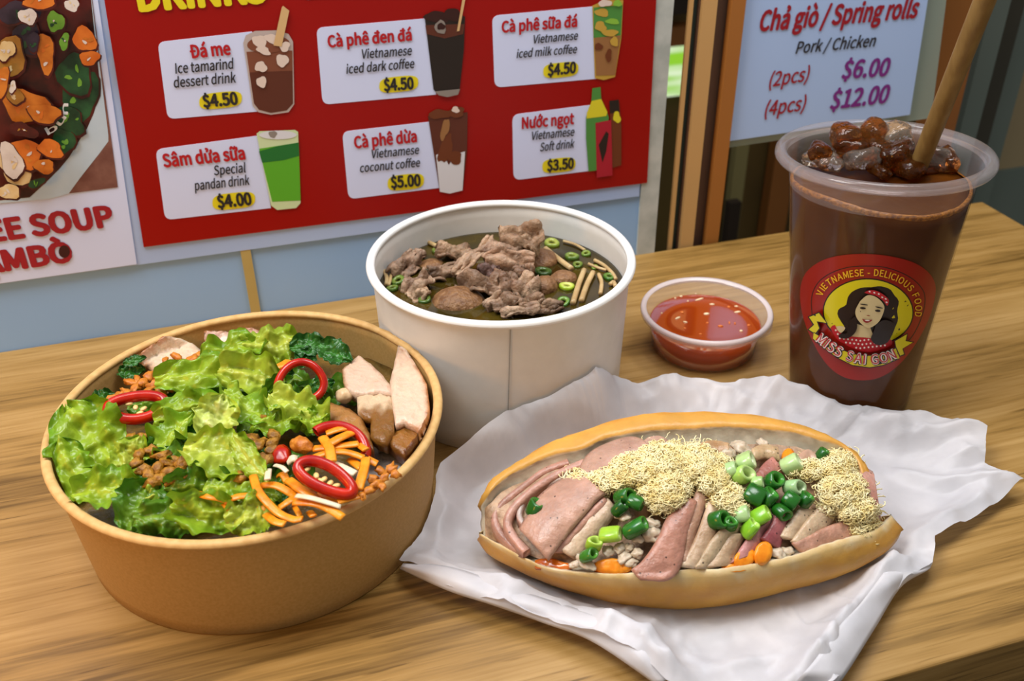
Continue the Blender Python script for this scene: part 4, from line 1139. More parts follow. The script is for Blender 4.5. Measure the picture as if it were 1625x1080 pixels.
for i, (x, y, r_, c1, c2, lab) in enumerate([(895, 381, 30, '9cb82a', 'd8dc70', 'bright yellow-green scallion ring right of the meatballs'), (915, 256, 30, '4c6a1c', '8a9a3c', 'scallion ring at the back right of the soup'), (832, 200, 32, '7a8c2c', 'a8ac4c', 'scallion ring at the back wall'), (1072, 340, 26, '3c6a1c', '6a8a34', 'scallion ring at the right wall'),
        (880, 445, 28, '3c6c1c', '7c9a3c', 'scallion ring at the front right'), (190, 356, 28, '4a6a1e', '7c8c3a', 'scallion ring at the left wall'), (165, 388, 24, '4a6a1e', '7c8c3a', 'scallion ring at the front left wall'), (795, 320, 34, '2c4a14', '4a6224', 'dark scallion ring behind the beef heap'), (975, 243, 20, '5c7c22', '8a9a3c', 'small scallion ring at the far right back'), (352, 232, 22, '5c6c22', '7a8a3c', 'small scallion ring at the back left'), (940, 290, 22, '4c661c', '7c8a34', 'small scallion ring behind the straight noodles'), (1012, 300, 14, '5c7c22', '8a9a3c', 'tiny scallion ring behind the right noodles'), (300, 436, 26, '3c5a1c', '6a7a34', 'scallion ring at the front left below the beef')]):
    p = so(x, y, .0006); px = (p - EYE).dot(FWD) / FPX * .3795
    scallion('scallion_ring', p, Vector((rnd.uniform(-.2, .2), rnd.uniform(-.3, .1), 1)), r_ * px, r_ * px * .6, c1, c2, None, .5, i, lab, 'scallion', 'scallion rings in the soup')

# ------------------------------------------------------------------ sauce cup
M_PLAST = clear_mat('clear_plastic', (0.97, 0.95, 0.95), 0.16, (0.85, 0.78, 0.76), 1.5, 0.12)
M_PLAST_LOW = clear_mat('clear_plastic_low', (0.98, 0.96, 0.95), 0.03, (0.85, 0.78, 0.76), 1.5, 0.1)
UC = Vector((0.1017, 0.4394, 0))
sauce_cup = empty('sauce_cup', UC)
rb, rt, h = 0.0271, 0.0343, 0.0233
mk('cup_base', *lathe([(0.0001, 0.0003), (rb - .001, .0003), (rb, .0012), (rb + .0018, h - .0085)], UC), M_PLAST_LOW, sauce_cup)
prof = [(rb + .0018, h - .0085), (rb + .0024, h - .006), (rb + .0030, h - .0055), (rb + .0036, h - .0015), (rt - .0022, h - .0002), (rt - .001, h), (rt, h - .0012), (rt - .0002, h - .0032), (rt - .0012, h - .0034)]
mk('cup_wall', *lathe(prof, UC), M_PLAST, sauce_cup)
prof = [(rt - .0031, h - .0008), (rt - .0022, h), (rt - .0008, h + .0002), (rt, h - .0012), (rt - .0006, h - .0024), (rt - .0022, h - .0022), (rt - .0031, h - .0008)]
mk('cup_rim', *lathe(prof, UC), clear_mat('plastic_rim', (0.95, 0.93, 0.93), 0.55, (0.88, 0.78, 0.77), 1.5, 0.18), sauce_cup)
tp = [on_plane(u, v, UC + Vector((0, 0, h - .004)), Vector((0, 0, 1))) for u, v in [(1200, 534), (1212, 534), (1222, 526), (1225, 514), (1222, 505)]]
mk('hinge_tab', *tubeg(spline(tp, 12), 0.0005, 6), M_PLAST, sauce_cup)
tag(sauce_cup, 'small clear plastic cup of orange dipping sauce between soup and coffee', 'sauce cup')
zs = 0.0148
m, nt, N_, L_, b_ = new_mat('dipping_sauce')
b_.inputs['Base Color'].default_value = (*lin('a83c08'), 1)
b_.inputs['Roughness'].default_value = 0.06
b_.inputs['Transmission Weight'].default_value = 0.35
b_.inputs['IOR'].default_value = 1.34
M_SAUCE = m
prof = [(0.0001, zs), (.015, zs), (rb + .0012, zs), (rb + .0016, zs + .0003), (rb - .0006, .0016), (rb - .002, .0009), (0.0001, .0009)]
tag(mk('dipping_sauce', *lathe(prof, UC), M_SAUCE), 'translucent orange-red dipping sauce inside the small clear cup', 'sauce')
M_GARLIC = mat('garlic', 'e8c898', 'f0dcb8', 200, 0.35)
M_CHBIT = mat('chilli_bit', 'd0601c', 'e08838', 200, 0.35)
r_ = random.Random(9)
for i, (x, y, a, b, an, c) in enumerate([(455, 445, 34, 10, -.7, 0), (658, 268, 50, 9, -.4, 0), (495, 392, 20, 14, 0, 1), (860, 522, 26, 11, 0, 1), (1022, 388, 34, 11, -.3, 0), (945, 490, 9, 18, 0, 1), (998, 496, 9, 12, 0, 1), (1058, 568, 16, 12, .3, 0), (728, 405, 28, 14, -.2, 0), (525, 485, 22, 8, .4, 0), (485, 240, 14, 9, 0, 0), (735, 492, 14, 9, .3, 1), (430, 258, 10, 8, 0, 0), (625, 215, 9, 8, 0, 0), (780, 315, 26, 8, .2, 0), (550, 285, 9, 7, 0, 0), (670, 600, 16, 8, 0, 1), (940, 340, 16, 10, 0, 1), (1130, 515, 18, 9, 0, 1), (300, 400, 8, 6, 0, 0), (1010, 335, 18, 7, .3, 0), (520, 545, 14, 8, .2, 1)]):
    u, v = 1000 + x / 6, 430 + y / 6
    p = at(u, v, zs + .0002); px = (p - EYE).dot(FWD) / FPX / 6
    V, Fc = lump(p, a * px, b * px * 1.3, .0005, -an + rnd.uniform(-.1, .1), .2, 1.5, i)
    d_ = (p - UC); 
    tag(mk('garlic_bit' if c == 0 else 'chilli_bit', V, Fc, M_GARLIC if c == 0 else M_CHBIT), 'pale garlic bit floating on the dipping sauce' if c == 0 else 'orange chilli bit floating on the dipping sauce', 'garlic' if c == 0 else 'chilli', 'garlic bits in the sauce' if c == 0 else 'chilli bits in the sauce')

# ------------------------------------------------------------------ iced coffee
CC = Vector((0.1666, 0.3966, 0)); CLX, CLY, CH = -0.031, 0.0514, 0.124
def cupp(r, q, z):
    dx, dy = r * math.cos(q), r * math.sin(q)
    return Vector((CC.x + CLX * z + dx, CC.y + CLY * z + dy, z - (z / CH) * (CLX * dx + CLY * dy)))
def rcup(z): return 0.0285 + (0.0395 - 0.0285) * z / 0.118
cup = empty('coffee_cup', CC)
M_CUP = clear_mat('cup_plastic', (0.98, 0.97, 0.97), 0.012, (0.8, 0.7, 0.68), 1.5, 0.10)
M_CUP_TOP = clear_mat('cup_plastic_top', (0.97, 0.96, 0.96), 0.11, (0.84, 0.76, 0.75), 1.5, 0.10)
prof = [(0.0001, 0.0005), (0.0265, 0.0005), (0.0285, 0.0012)] + [(rcup(0.108 * i / 14), 0.108 * i / 14) for i in range(1, 15)]
V, Fc = lathe(prof, None, 96, cupp)
mk('cup_wall', V, Fc, M_CUP, cup)
V, Fc = lathe([(rcup(0.108), 0.108), (rcup(0.113), 0.113), (rcup(0.118), 0.118), (0.0402, 0.1195), (0.0412, 0.1215)], None, 96, cupp)
mk('cup_collar', V, Fc, M_CUP_TOP, cup)
prof = [(0.0408, 0.1200), (0.0412, 0.1228), (0.0420, 0.1238), (0.0436, 0.1242), (0.0450, 0.1238), (0.0459, 0.1226), (0.0460, 0.1208), (0.0452, 0.1196), (0.0444, 0.1206), (0.0430, 0.1214), (0.0418, 0.1206), (0.0408, 0.1200)]
V, Fc = lathe(prof, None, 96, cupp)
mk('cup_rim', V, Fc, clear_mat('cup_rim_plastic', (0.95, 0.93, 0.93), 0.10, (0.86, 0.77, 0.76), 1.5, 0.12), cup)
tag(cup, 'tall clear plastic cup of iced coffee with round red sticker', 'cup')
# coffee: the solid drink with a wavy frothy edge
K_ = 120
def ztop(q): return 0.1085 + 0.0012 * math.sin(2 * q + 1) + 0.0007 * noise.noise(Vector((math.cos(q) * 4, math.sin(q) * 4, 0))) + 0.0022 * max(0, math.cos(q - 3.9)) ** 4
V, Fc = [], []
rings = [(1, 0.0015)] + [(1, 0.0015 + i / 16) for i in range(1, 16)]
LV = 18
for i in range(LV + 1):
    for j in range(K_):
        q = 2 * math.pi * j / K_; zt = ztop(q); z = 0.0016 + (zt - 0.0016) * i / LV
        V.append(cupp(rcup(z) - 0.0006, q, z))
for i in range(LV):
    for j in range(K_): Fc.append([i * K_ + j, i * K_ + (j + 1) % K_, (i + 1) * K_ + (j + 1) % K_, (i + 1) * K_ + j])
for i in range(1, 7):
    fr = 1 - i / 6.5
    for j in range(K_):
        q = 2 * math.pi * j / K_; z = ztop(q) * fr + 0.106 * (1 - fr)
        V.append(cupp((rcup(0.108) - 0.0006) * fr, q, z - .0008 * (1 - fr)))
for i in range(6):
    b0 = (LV + i) * K_
    for j in range(K_): Fc.append([b0 + j, b0 + (j + 1) % K_, b0 + K_ + (j + 1) % K_, b0 + K_ + j])
Fc.append([(LV + 6) * K_ + j for j in range(K_)]); Fc.append([j for j in range(K_)][::-1])
M_COFFEE = mat('coffee', '421e02', '502a06', 40, 0.35, spec=0.12)
coffee = mk('iced_coffee', V, Fc, M_COFFEE)
tag(coffee, 'dark brown iced coffee filling the tall clear cup', 'coffee')
V, Fc = [], []
for (zz, dr) in ((-0.0024, -.0004), (-0.0012, -.0001), (0.0004, -.0002), (0.0006, -.0016)):
    for j in range(K_):
        q = 2 * math.pi * j / K_; z = ztop(q) + zz * (1 + .5 * noise.noise(Vector((math.cos(q) * 9, math.sin(q) * 9, 3))))
        V.append(cupp(rcup(z) - 0.0004 + dr, q, z))
for i in range(3):
    for j in range(K_): Fc.append([i * K_ + j, i * K_ + (j + 1) % K_, (i + 1) * K_ + (j + 1) % K_, (i + 1) * K_ + j])
mk('froth_line', V, Fc, mat('froth', '6a3808', 'a0640e', 700, 0.4, 0.6, 800), coffee)
# ice
def ice_mat(name, c, haze):
    m, nt, N, L, b = new_mat(name)
    b.inputs['Base Color'].default_value = (*lin(c), 1); b.inputs['Roughness'].default_value = 0.08
    b.inputs['Transmission Weight'].default_value = 1 - haze; b.inputs['IOR'].default_value = 1.31
    tc = N.new('ShaderNodeTexCoord'); nb = N.new('ShaderNodeTexNoise'); nb.inputs['Scale'].default_value = 260
    L.new(tc.outputs['Object'], nb.inputs['Vector']); bp = N.new('ShaderNodeBump'); bp.inputs['Strength'].default_value = .9; bp.inputs['Distance'].default_value = .0015
    L.new(nb.outputs['Fac'], bp.inputs['Height']); L.new(bp.outputs[0], b.inputs['Normal'])
    return m
M_ICE_C = ice_mat('ice_clear', 'ecdcc8', 0.07); M_ICE_B = ice_mat('ice_brown', 'b4743a', 0.06); M_ICE_D = ice_mat('ice_dark', '8a5020', 0.10)
def z7c(x, y): return 1220 + x * .2338, 180 + y * .2338
for i, (x, y, a, b, dz, m_, lab) in enumerate([
 (520, 160, 95, 85, .0130, M_ICE_B, 'rounded brown ice cube standing highest at the left of the cup'), (715, 120, 105, 70, .0135, M_ICE_B, 'brown ice cube at the back of the cup'), (850, 150, 110, 80, .0120, M_ICE_C, 'clear ice cube just left of the straw'),
 (560, 240, 110, 80, .009, M_ICE_D, 'dark ice cube under the rounded brown one'), (640, 310, 130, 70, .0065, M_ICE_C, 'clear ice cube near the front left inside the cup'), (350, 265, 90, 60, .007, M_ICE_D, 'dark ice cube at the far left inside the cup'),
 (300, 310, 80, 40, .004, M_ICE_C, 'small clear ice cube at the left wall'), (420, 330, 90, 50, .004, M_ICE_C, 'small clear ice cube at the front left wall'), (860, 290, 130, 90, .0075, M_ICE_D, 'dark ice cube left of the straw foot'), (930, 360, 150, 60, .0050, M_ICE_D, 'dark ice cube at the front wall'),
 (1130, 310, 110, 80, .0065, M_ICE_C, 'clear ice cube right of the straw foot'), (1240, 320, 110, 80, .0065, M_ICE_B, 'brown ice cube at the right wall'), (1330, 380, 60, 40, .003, M_ICE_B, 'small brown ice chip at the right wall'), (1180, 270, 70, 50, .007, M_ICE_D, 'dark ice chip behind the right ice cubes'), (1060, 380, 90, 40, .003, M_ICE_B, 'brown ice chip at the front right wall'), (740, 250, 90, 70, .0085, M_ICE_B, 'amber ice cube in the middle of the cup'), (740, 385, 120, 40, .0035, M_ICE_D, 'flat dark ice chip at the front wall, left of the front dark cube')]):
    u, v = z7c(x, y)
    p = at(u, v, 0.107 + dz); px = (p - EYE).dot(FWD) / FPX * .2338
    V, Fc = lump(p, a * px * 1.0, b * px * 1.35, b * px * 1.05, i * .9, .16, 1.5, i + 3, True, tilt=.5 * math.sin(i * 2.1), cube=True)
    c0 = cupp(0, 0, 0.112)
    for q in V:
        d = math.hypot(q.x - c0.x, q.y - c0.y)
        if d > 0.0372: q.x = c0.x + (q.x - c0.x) * .0372 / d; q.y = c0.y + (q.y - c0.y) * .0372 / d
    tag(mk('ice_cube', V, Fc, m_), lab, 'ice cube', 'ice cubes in the coffee')
r_ = random.Random(3)
M_FROTH = mat('amber_froth', 'a85e10', 'd08a24', 300, .2, spec=.7)
# straw
pb = at_depth(1463, 250, 0.437); pt = at_depth(1563, 0, 0.368)
d_ = (pt - pb)
P = [pb - d_ * 0.25, pb, pb + d_ * 0.5, pt, pt + d_ * 0.35]
mb = MB()
V, Fc = tubeg(spline(P, 14), 0.0041, 24); mb.add(V, Fc)
straw = mb.build('drinking_straw', mat('straw_paper', '7e5e2e', '90703c', 300, .5, .1, stretch=(1, 1, .1)))
tag(straw, 'thick tan drinking straw leaning right out of the coffee cup', 'straw')

# sticker on the cup
def on_cup(u, v, off=0.0):
    d = ray(u, v)
    lo = None; t = 0.30
    def f_(t):
        p = EYE + d * t
        dx, dy = p.x - CC.x, p.y - CC.y
        z = p.z
        for _ in range(2):
            ex, ey = dx - CLX * z, dy - CLY * z
            z = p.z + (p.z / CH) * (CLX * ex + CLY * ey)
        ex, ey = dx - CLX * z, dy - CLY * z
        return math.hypot(ex, ey) - rcup(z) - off
    while t < 0.6:
        if f_(t) < 0:
            a, b = t - 0.003, t
            for _ in range(20):
                mid = (a + b) / 2
                if f_(mid) < 0: b = mid
                else: a = mid
            return EYE + d * b
        t += 0.003
    return EYE + d * 0.43
def z8(p): return (1240 + p[0] * .25, 390 + p[1] * .25)
class Decal:
    def __init__(s, off): s.mb, s.off, s.mats = MB(), off, []
    def mi(s, m):
        if m not in s.mats: s.mats.append(m)
        return s.mats.index(m)
    def poly(s, pts, m, step=9, sm=True):
        pts = [z8(p) for p in pts]
        P, T = cdt(pts, step, 0.1)
        s.mb.add([on_cup(p[0], p[1], s.off) for p in P], T, s.mi(m)); s.off += 0.00003
    def line(s, pts, w, m):
        P = spline([Vector((*z8(p), 0)) for p in pts], 70); V = []; Fc = []
        for i, p in enumerate(P):
            t = (P[min(i + 1, 69)] - P[max(i - 1, 0)]).normalized()
            for sg in (1, -1): V.append(on_cup(p.x - t.y * w * sg / 2, p.y + t.x * w * sg / 2, s.off))
        for i in range(69): Fc.append([2 * i, 2 * i + 1, 2 * i + 3, 2 * i + 2])
        s.mb.add(V, Fc, s.mi(m)); s.off += 0.00003
    def build(s, name, parent): return s.mb.build(name, s.mats, parent, True)
D_RED = mat('sticker_red', '8a160a', '941a0c', 30, .3); D_BLK = mat('sticker_black', '1c0f0c', None, rough=.35); D_YEL = mat('sticker_yellow', 'cdc016', None, rough=.3); D_SKIN = mat('sticker_skin', 'cbb98a', None, rough=.35); D_GOLD = mat('sticker_gold', 'e0a81c'); D_WHITE = mat('sticker_white', 'e2d4d0'); D_CRIM = mat('sticker_crimson', 'b01420'); D_LIP = mat('sticker_lip', '8c1c1c')
def smooth_poly(pts, n=60):
    P = spline([Vector((*p, 0)) for p in pts + pts[:1]], n + 1)[:-1]
    return [(p.x, p.y) for p in P]
dc = Decal(0.0003)
dc.poly(smooth_poly([(520, 50), (640, 58), (760, 80), (850, 110), (920, 155), (965, 210), (980, 270), (970, 350), (945, 440), (900, 540), (840, 640), (770, 730), (690, 800), (610, 840), (530, 853), (450, 848), (380, 825), (310, 775), (250, 700), (200, 610), (160, 520), (130, 420), (118, 320), (125, 240), (155, 170), (210, 120), (290, 80), (400, 57)], 80), D_RED, 7)
dc.line([(195, 440), (190, 350), (205, 280), (250, 215), (330, 165), (430, 135), (540, 128), (650, 135), (750, 165), (840, 215), (895, 275), (912, 330), (905, 400), (880, 480), (840, 560), (800, 610)], 1.3, D_BLK)
dc.poly(ell(551, 420, 289, 215, 0.03, 50), D_BLK, 8)
dc.poly(ell(551, 420, 281, 207, 0.03, 50), D_YEL, 8)
stick = dc.build('label_sticker', cup)
stick['label'] = 'round red sticker with a yellow oval'
dp = Decal(dc.off)
dp.poly(smooth_poly([(570, 262), (630, 256), (690, 275), (715, 310), (745, 350), (735, 410), (740, 470), (715, 530), (690, 580), (640, 600), (560, 580), (485, 540), (465, 560), (420, 585), (370, 580), (355, 550), (400, 520), (385, 490), (357, 440), (365, 400), (410, 375), (420, 330), (450, 290), (510, 265)]), D_BLK, 8)
dp.poly([(480, 495), (565, 520), (580, 560), (600, 600), (470, 600), (440, 570), (465, 545)], D_SKIN, 8)
dp.poly(smooth_poly([(340, 512), (380, 508), (405, 520), (385, 548), (350, 552)], 20), D_SKIN, 8)
dp.poly(smooth_poly([(310, 520), (338, 500), (365, 545), (440, 573), (540, 582), (600, 590), (640, 612), (690, 590), (702, 625), (650, 652), (560, 674), (470, 657), (400, 622), (350, 590)], 50), D_CRIM, 8)
for i in range(13):
    for j in range(5):
        x, y = 345 + i * 26 + (j % 2) * 13, 545 + j * 24 + abs(i - 6) * -3 + 8
        if inside((x, y), [(315, 522), (338, 508), (365, 550), (440, 578), (540, 588), (600, 596), (640, 618), (690, 598), (696, 622), (650, 646), (560, 668), (470, 651), (400, 616), (350, 585)]): dp.poly(ell(x, y, 6, 6, 0, 8), D_WHITE, 20)
dp.poly(smooth_poly([(500, 350), (550, 312), (610, 330), (652, 380), (645, 430), (615, 485), (560, 520), (520, 505), (480, 460), (470, 410)], 40), D_SKIN, 8)
dp.poly(smooth_poly([(600, 500), (655, 470), (720, 500), (700, 570), (665, 618), (605, 628), (568, 592), (585, 545)], 30), D_BLK, 8)
dp.poly(smooth_poly([(440, 470), (472, 450), (480, 520), (455, 565), (410, 588), (362, 578), (375, 556), (412, 556), (425, 520)], 30), D_BLK, 8)
dp.poly(smooth_poly([(525, 297), (560, 281), (610, 288), (660, 318), (682, 345), (672, 380), (645, 347), (600, 316), (550, 304)], 30), D_CRIM, 8)
for (x, y) in [(560, 290), (590, 297), (618, 305), (640, 326), (662, 336), (668, 358)]: dp.poly(ell(x, y, 7, 5, .5, 8), D_WHITE, 20)
for (x, y, a, b, r) in [(517, 395, 19, 7, .1), (612, 412, 18, 7, .1), (524, 372, 26, 4, .15), (620, 391, 26, 4, .2)]: dp.poly(ell(x, y, a, b, r, 12), D_BLK, 20)
dp.poly(ell(502, 416, 3, 3, 0, 8), D_BLK, 20); dp.poly(ell(552, 442, 12, 2.5, .1, 8), D_LIP, 20)
dp.poly(smooth_poly([(512, 462), (545, 470), (578, 468), (560, 484), (540, 488), (522, 480)], 16), D_LIP, 20); dp.poly(ell(545, 473, 17, 3.5, .05, 8), D_WHITE, 20)
dp.build('portrait', stick)['label'] = 'printed face of a woman with long black wavy hair'
dr = Decal(dp.off)
for poly in ([(166, 448), (240, 418), (296, 494), (232, 484), (248, 522), (216, 566), (164, 532), (198, 500)], [(716, 600), (804, 552), (794, 600), (846, 608), (774, 652), (786, 692), (752, 704), (722, 640)]):
    dr.poly(poly, D_BLK, 9)
for poly in ([(176, 452), (238, 426), (286, 488), (224, 478), (240, 522), (214, 556), (174, 530), (208, 500)], [(722, 604), (798, 560), (788, 604), (834, 612), (768, 652), (778, 686), (754, 696), (728, 640)]):
    dr.poly(poly, D_YEL, 9)
up_ = [(205, 545), (290, 598), (370, 648), (450, 680), (540, 694), (620, 684), (726, 645)]; lo_ = [(750, 718), (650, 760), (560, 776), (450, 761), (350, 711), (270, 651), (200, 594)]
dr.poly(up_ + lo_, D_BLK, 9)
dr.poly([(x, y + 6) for x, y in up_] + [(x, y - 6) for x, y in lo_], D_YEL, 9)
dr.build('ribbon_banner', stick)
mb = MB()
pth = [z8(p) for p in [(215, 598), (280, 650), (350, 695), (430, 728), (520, 748), (600, 748), (680, 732), (735, 708)]]
o1, o2, o3 = dr.off, dr.off + .0002, dr.off + .0004
glyph_path(mb, 'MISS SAI GON', pth, 15, lambda u, v, w: on_cup(u, v, o1 + w), 0, 0.075)
glyph_path(mb, 'MISS SAI GON', pth, 15, lambda u, v, w: on_cup(u, v, o2 + w), 1, 0.035)
glyph_path(mb, 'MISS SAI GON', pth, 15, lambda u, v, w: on_cup(u, v, o3 + w), 2, 0.0)
mb.build('ribbon_lettering', [D_BLK, D_WHITE, D_CRIM], stick, False)
mb = MB()
glyph_path(mb, 'VIETNAMESE - DELICIOUS FOOD', [z8(p) for p in [(258, 322), (272, 290), (300, 258), (345, 230), (400, 208), (470, 194), (545, 190), (620, 192), (690, 210), (750, 236), (805, 280), (838, 330), (850, 385), (846, 446)]], 10.5, lambda u, v, w: on_cup(u, v, .0005 + w), 0, 0.012)
mb.build('arc_lettering', D_GOLD, stick, False)

# ------------------------------------------------------------------ paper wrap
OUT = [(628, 899, .0015), (648, 862, .004), (668, 805, .009), (700, 748, .013), (742, 713, .017), (790, 674, .020), (830, 646, .022), (870, 630, .022), (905, 612, .022), (925, 600, .024), (945, 588, .026), (975, 597, .022), (1012, 608, .015), (1060, 606, .013), (1110, 604, .013), (1160, 606, .013), (1210, 611, .011), (1270, 630, .009), (1330, 645, .009), (1380, 652, .009), (1430, 660, .011), (1500, 672, .011), (1564, 685, .012), (1562, 715, .010), (1559, 744, .005), (1590, 755, .007), (1622, 767, .007), (1560, 815, .004), (1480, 861, .005), (1477, 901, .005), (1430, 930, .007), (1400, 970, .006), (1386, 994, .006), (1362, 1030, .006), (1343, 1062, .006), (1320, 1095, .005), (1240, 1125, .002), (1120, 1118, .003), (1060, 1085, .007), (1015, 1047, .008), (940, 1015, .008), (860, 985, .008), (780, 957, .008), (710, 935, .007), (668, 915, .003)]
opts = []
for i in range(len(OUT)):
    a, b = OUT[i], OUT[(i + 1) % len(OUT)]
    A, B = at(*a), at(*b)
    for k in range(8):
        t = k / 8; u_, v_, z_ = (a[q] + (b[q] - a[q]) * t for q in range(3))
        for _ in range(60):                       # lean clear of the bowls and the cup
            p = at(u_, v_, z_)
            if math.hypot(p.x - KC.x, p.y - KC.y) < .0708 + .0042 * z_ / .0516 + .0012: u_ += 1.5; continue
            if all(math.hypot(p.x - cc.x, p.y - cc.y) > ra + (rb_ - ra) * z_ / hh + .0012 for cc, ra, rb_, hh in ((SB, .0579, .0608, .0722), (CC, .0285, .0395, .118))): break
            z_ += .0005
        opts.append(p)
RIDGES = [([(1409, 900), (1367, 955), (1331, 994), (1291, 1049), (1250, 1090)], .0075, .0055), ([(662, 892), (720, 908), (800, 935), (900, 968), (1000, 1010), (1045, 1060)], .0055, .0050), ([(1180, 618), (1270, 640), (1350, 672), (1420, 690)], .005, .0045), ([(1425, 700), (1490, 700), (1560, 696)], .004, .004), ([(1430, 740), (1500, 760), (1600, 772)], .004, .004), ([(1440, 860), (1480, 830), (1555, 790)], .004, .005), ([(700, 770), (740, 740), (800, 700), (900, 650)], .005, .006), ([(690, 880), (700, 830), (740, 780)], .003, .004), ([(1040, 985), (1030, 1020), (1080, 1075)], .003, .004)]
RW = [([at(u, v, .006) for u, v in pts], hh, w) for pts, hh, w in RIDGES]
def seg3(p, a, b):
    ax, ay = b.x - a.x, b.y - a.y
    t = max(0, min(1, ((p.x - a.x) * ax + (p.y - a.y) * ay) / (ax * ax + ay * ay + 1e-12)))
    return math.hypot(p.x - a.x - t * ax, p.y - a.y - t * ay)
C0 = at(1090, 800, 0)
_ba, _bb = at(762, 858, 0), at(1428, 842, 0)
_bx = (_bb - _ba).normalized(); _by = Vector((-_bx.y, _bx.x, 0)); _bc = (_ba + _bb) / 2 + _by * .020
def foot(p):                                 # 1 at the edge of the bread's footprint
    d = p - _bc
    return math.sqrt((d.dot(_bx) / .092) ** 2 + (d.dot(_by) / .036) ** 2)
NR = 64; n_o = len(opts)
V, Fc = [Vector((C0.x, C0.y, 0.0009))], []
for i in range(1, NR + 1):
    t = i / NR
    for j, e in enumerate(opts):
        p = Vector((C0.x + (e.x - C0.x) * t, C0.y + (e.y - C0.y) * t, 0))
        q = max(0, (t - 0.70) / 0.30); q = q * q * (3 - 2 * q) if q < 1 else 1
        z = 0.0009 + (e.z - 0.0009) * q
        for line, hh, w in RW:
            d = min(seg3(p, a, b) for a, b in zip(line, line[1:]))
            if d < 3 * w: z += hh * max(0, 1 - d / (1.6 * w)) ** 1.3
        am = max(0, min(1, (t - 0.45) * 2.2)) * max(0, min(1, (foot(p) - 1.0) * 2.0))
        z = .0009 + (z - .0009) * max(0, min(1, (foot(p) - 1.0) * 9.0))
        s1 = Vector((p.x * 34, p.y * 34, 1.3)); s2 = Vector((p.x * 90, p.y * 90, 7.7))
        vd = noise.voronoi(Vector((p.x * 26, p.y * 26, .3)))[0]; ve = noise.voronoi(Vector((p.x * 62 + 3, p.y * 62, .7)))[0]
        z += am * (.0030 * math.exp(-(vd[1] - vd[0]) * 7) + .0016 * math.exp(-(ve[1] - ve[0]) * 6))
        z += am * (0.0042 * (1 - abs(noise.noise(s1)) * 2.2) * 0.6 + 0.0016 * (1 - abs(noise.noise(s2)) * 2.0) * 0.7 - .0012)
        z = max(z, 0.0006)
        for cc, ra, rb_, hh in ((SB, .0579, .0608, .0722), (KC, .0708, .0755, .0516), (CC, .0285, .0395, .118)):
            dx, dy = p.x - cc.x, p.y - cc.y; dd = math.hypot(dx, dy); lim = ra + (rb_ - ra) * min(1, z / hh) + .0007
            if cc is CC: dx, dy = p.x - cc.x - CLX * z, p.y - cc.y - CLY * z; dd = math.hypot(dx, dy)
            if dd < lim: p.x += dx / dd * (lim - dd); p.y += dy / dd * (lim - dd)
        V.append(Vector((p.x, p.y, z)))
for j in range(n_o): Fc.append([0, 1 + j, 1 + (j + 1) % n_o])
for i in range(NR - 1):
    for j in range(n_o):
        a = 1 + i * n_o
        Fc.append([a + j, a + n_o + j, a + n_o + (j + 1) % n_o, a + (j + 1) % n_o])
m, nt, N_, L_, b_ = new_mat('wrap_paper')
_tc = N_.new('ShaderNodeTexCoord'); _nz = N_.new('ShaderNodeTexNoise'); _nz.inputs['Scale'].default_value = 60; _nz.inputs['Detail'].default_value = 6
L_.new(_tc.outputs['Object'], _nz.inputs['Vector'])
_rp = N_.new('ShaderNodeValToRGB'); _rp.color_ramp.elements[0].position = .35; _rp.color_ramp.elements[0].color = (*lin('ceccd0'), 1); _rp.color_ramp.elements[1].position = .65; _rp.color_ramp.elements[1].color = (*lin('e0dde0'), 1)
L_.new(_nz.outputs['Fac'], _rp.inputs[0]); L_.new(_rp.outputs[0], b_.inputs['Base Color'])
b_.inputs['Roughness'].default_value = .42; b_.inputs['Specular IOR Level'].default_value = .35
_n2 = N_.new('ShaderNodeTexNoise'); _n2.noise_type = 'RIDGED_MULTIFRACTAL'; _n2.inputs['Scale'].default_value = 24; _n2.inputs['Detail'].default_value = 3; _n2.inputs['Distortion'].default_value = .6
L_.new(_tc.outputs['Object'], _n2.inputs['Vector'])
_bp = N_.new('ShaderNodeBump'); _bp.inputs['Strength'].default_value = .45; _bp.inputs['Distance'].default_value = .004
L_.new(_n2.outputs['Fac'], _bp.inputs['Height']); L_.new(_bp.outputs[0], b_.inputs['Normal'])
_t = N_.new('ShaderNodeBsdfTranslucent'); _t.inputs[0].default_value = (.8, .78, .78, 1)
_ms = N_.new('ShaderNodeMixShader'); _ms.inputs[0].default_value = .25
L_.new(b_.outputs[0], _ms.inputs[1]); L_.new(_t.outputs[0], _ms.inputs[2]); L_.new(_ms.outputs[0], N_['Material Output'].inputs[0])
paper = mk('wrapping_paper', V, Fc, m)
def fold_strip(A, B, z0, z1, bul, name='folded_edge'):
    pa = spline([Vector((*p, 0)) for p in A], 40); pb_ = spline([Vector((*p, 0)) for p in B], 40)
    grid = []
    for i in range(40):
        row = []
        e = min(1, 6 * min(i, 39 - i) / 39 + .25)
        for j in range(9):
            t = j / 8; q = pa[i].lerp(pb_[i], t)
            z = (z0 * (1 - t) + z1 * t) * e + .0035 + bul * math.sin(math.pi * t) + .0016 * noise.noise(Vector((q.x * .022, q.y * .022, 3))) * (.4 + .6 * math.sin(math.pi * t))
            row.append(at(q.x, q.y, max(z, .0015)))
        grid.append(row)
    V, Fc = shell(grid, .0002)
    mk(name, V, Fc, m, paper)
fold_strip([(1425, 893), (1409, 900), (1367, 955), (1331, 994), (1291, 1049), (1254, 1090)], [(1478, 880), (1476, 901), (1430, 931), (1390, 994), (1346, 1064), (1322, 1096)], .010, .004, .0012)
fold_strip([(640, 893), (720, 900), (830, 938), (930, 970), (1020, 1006), (1066, 1075)], [(634, 902), (711, 937), (782, 960), (862, 988), (942, 1019), (1040, 1085)], .007, .004, .0022)
tag(paper, 'crumpled white wrapping paper spread under the bread roll', 'paper')

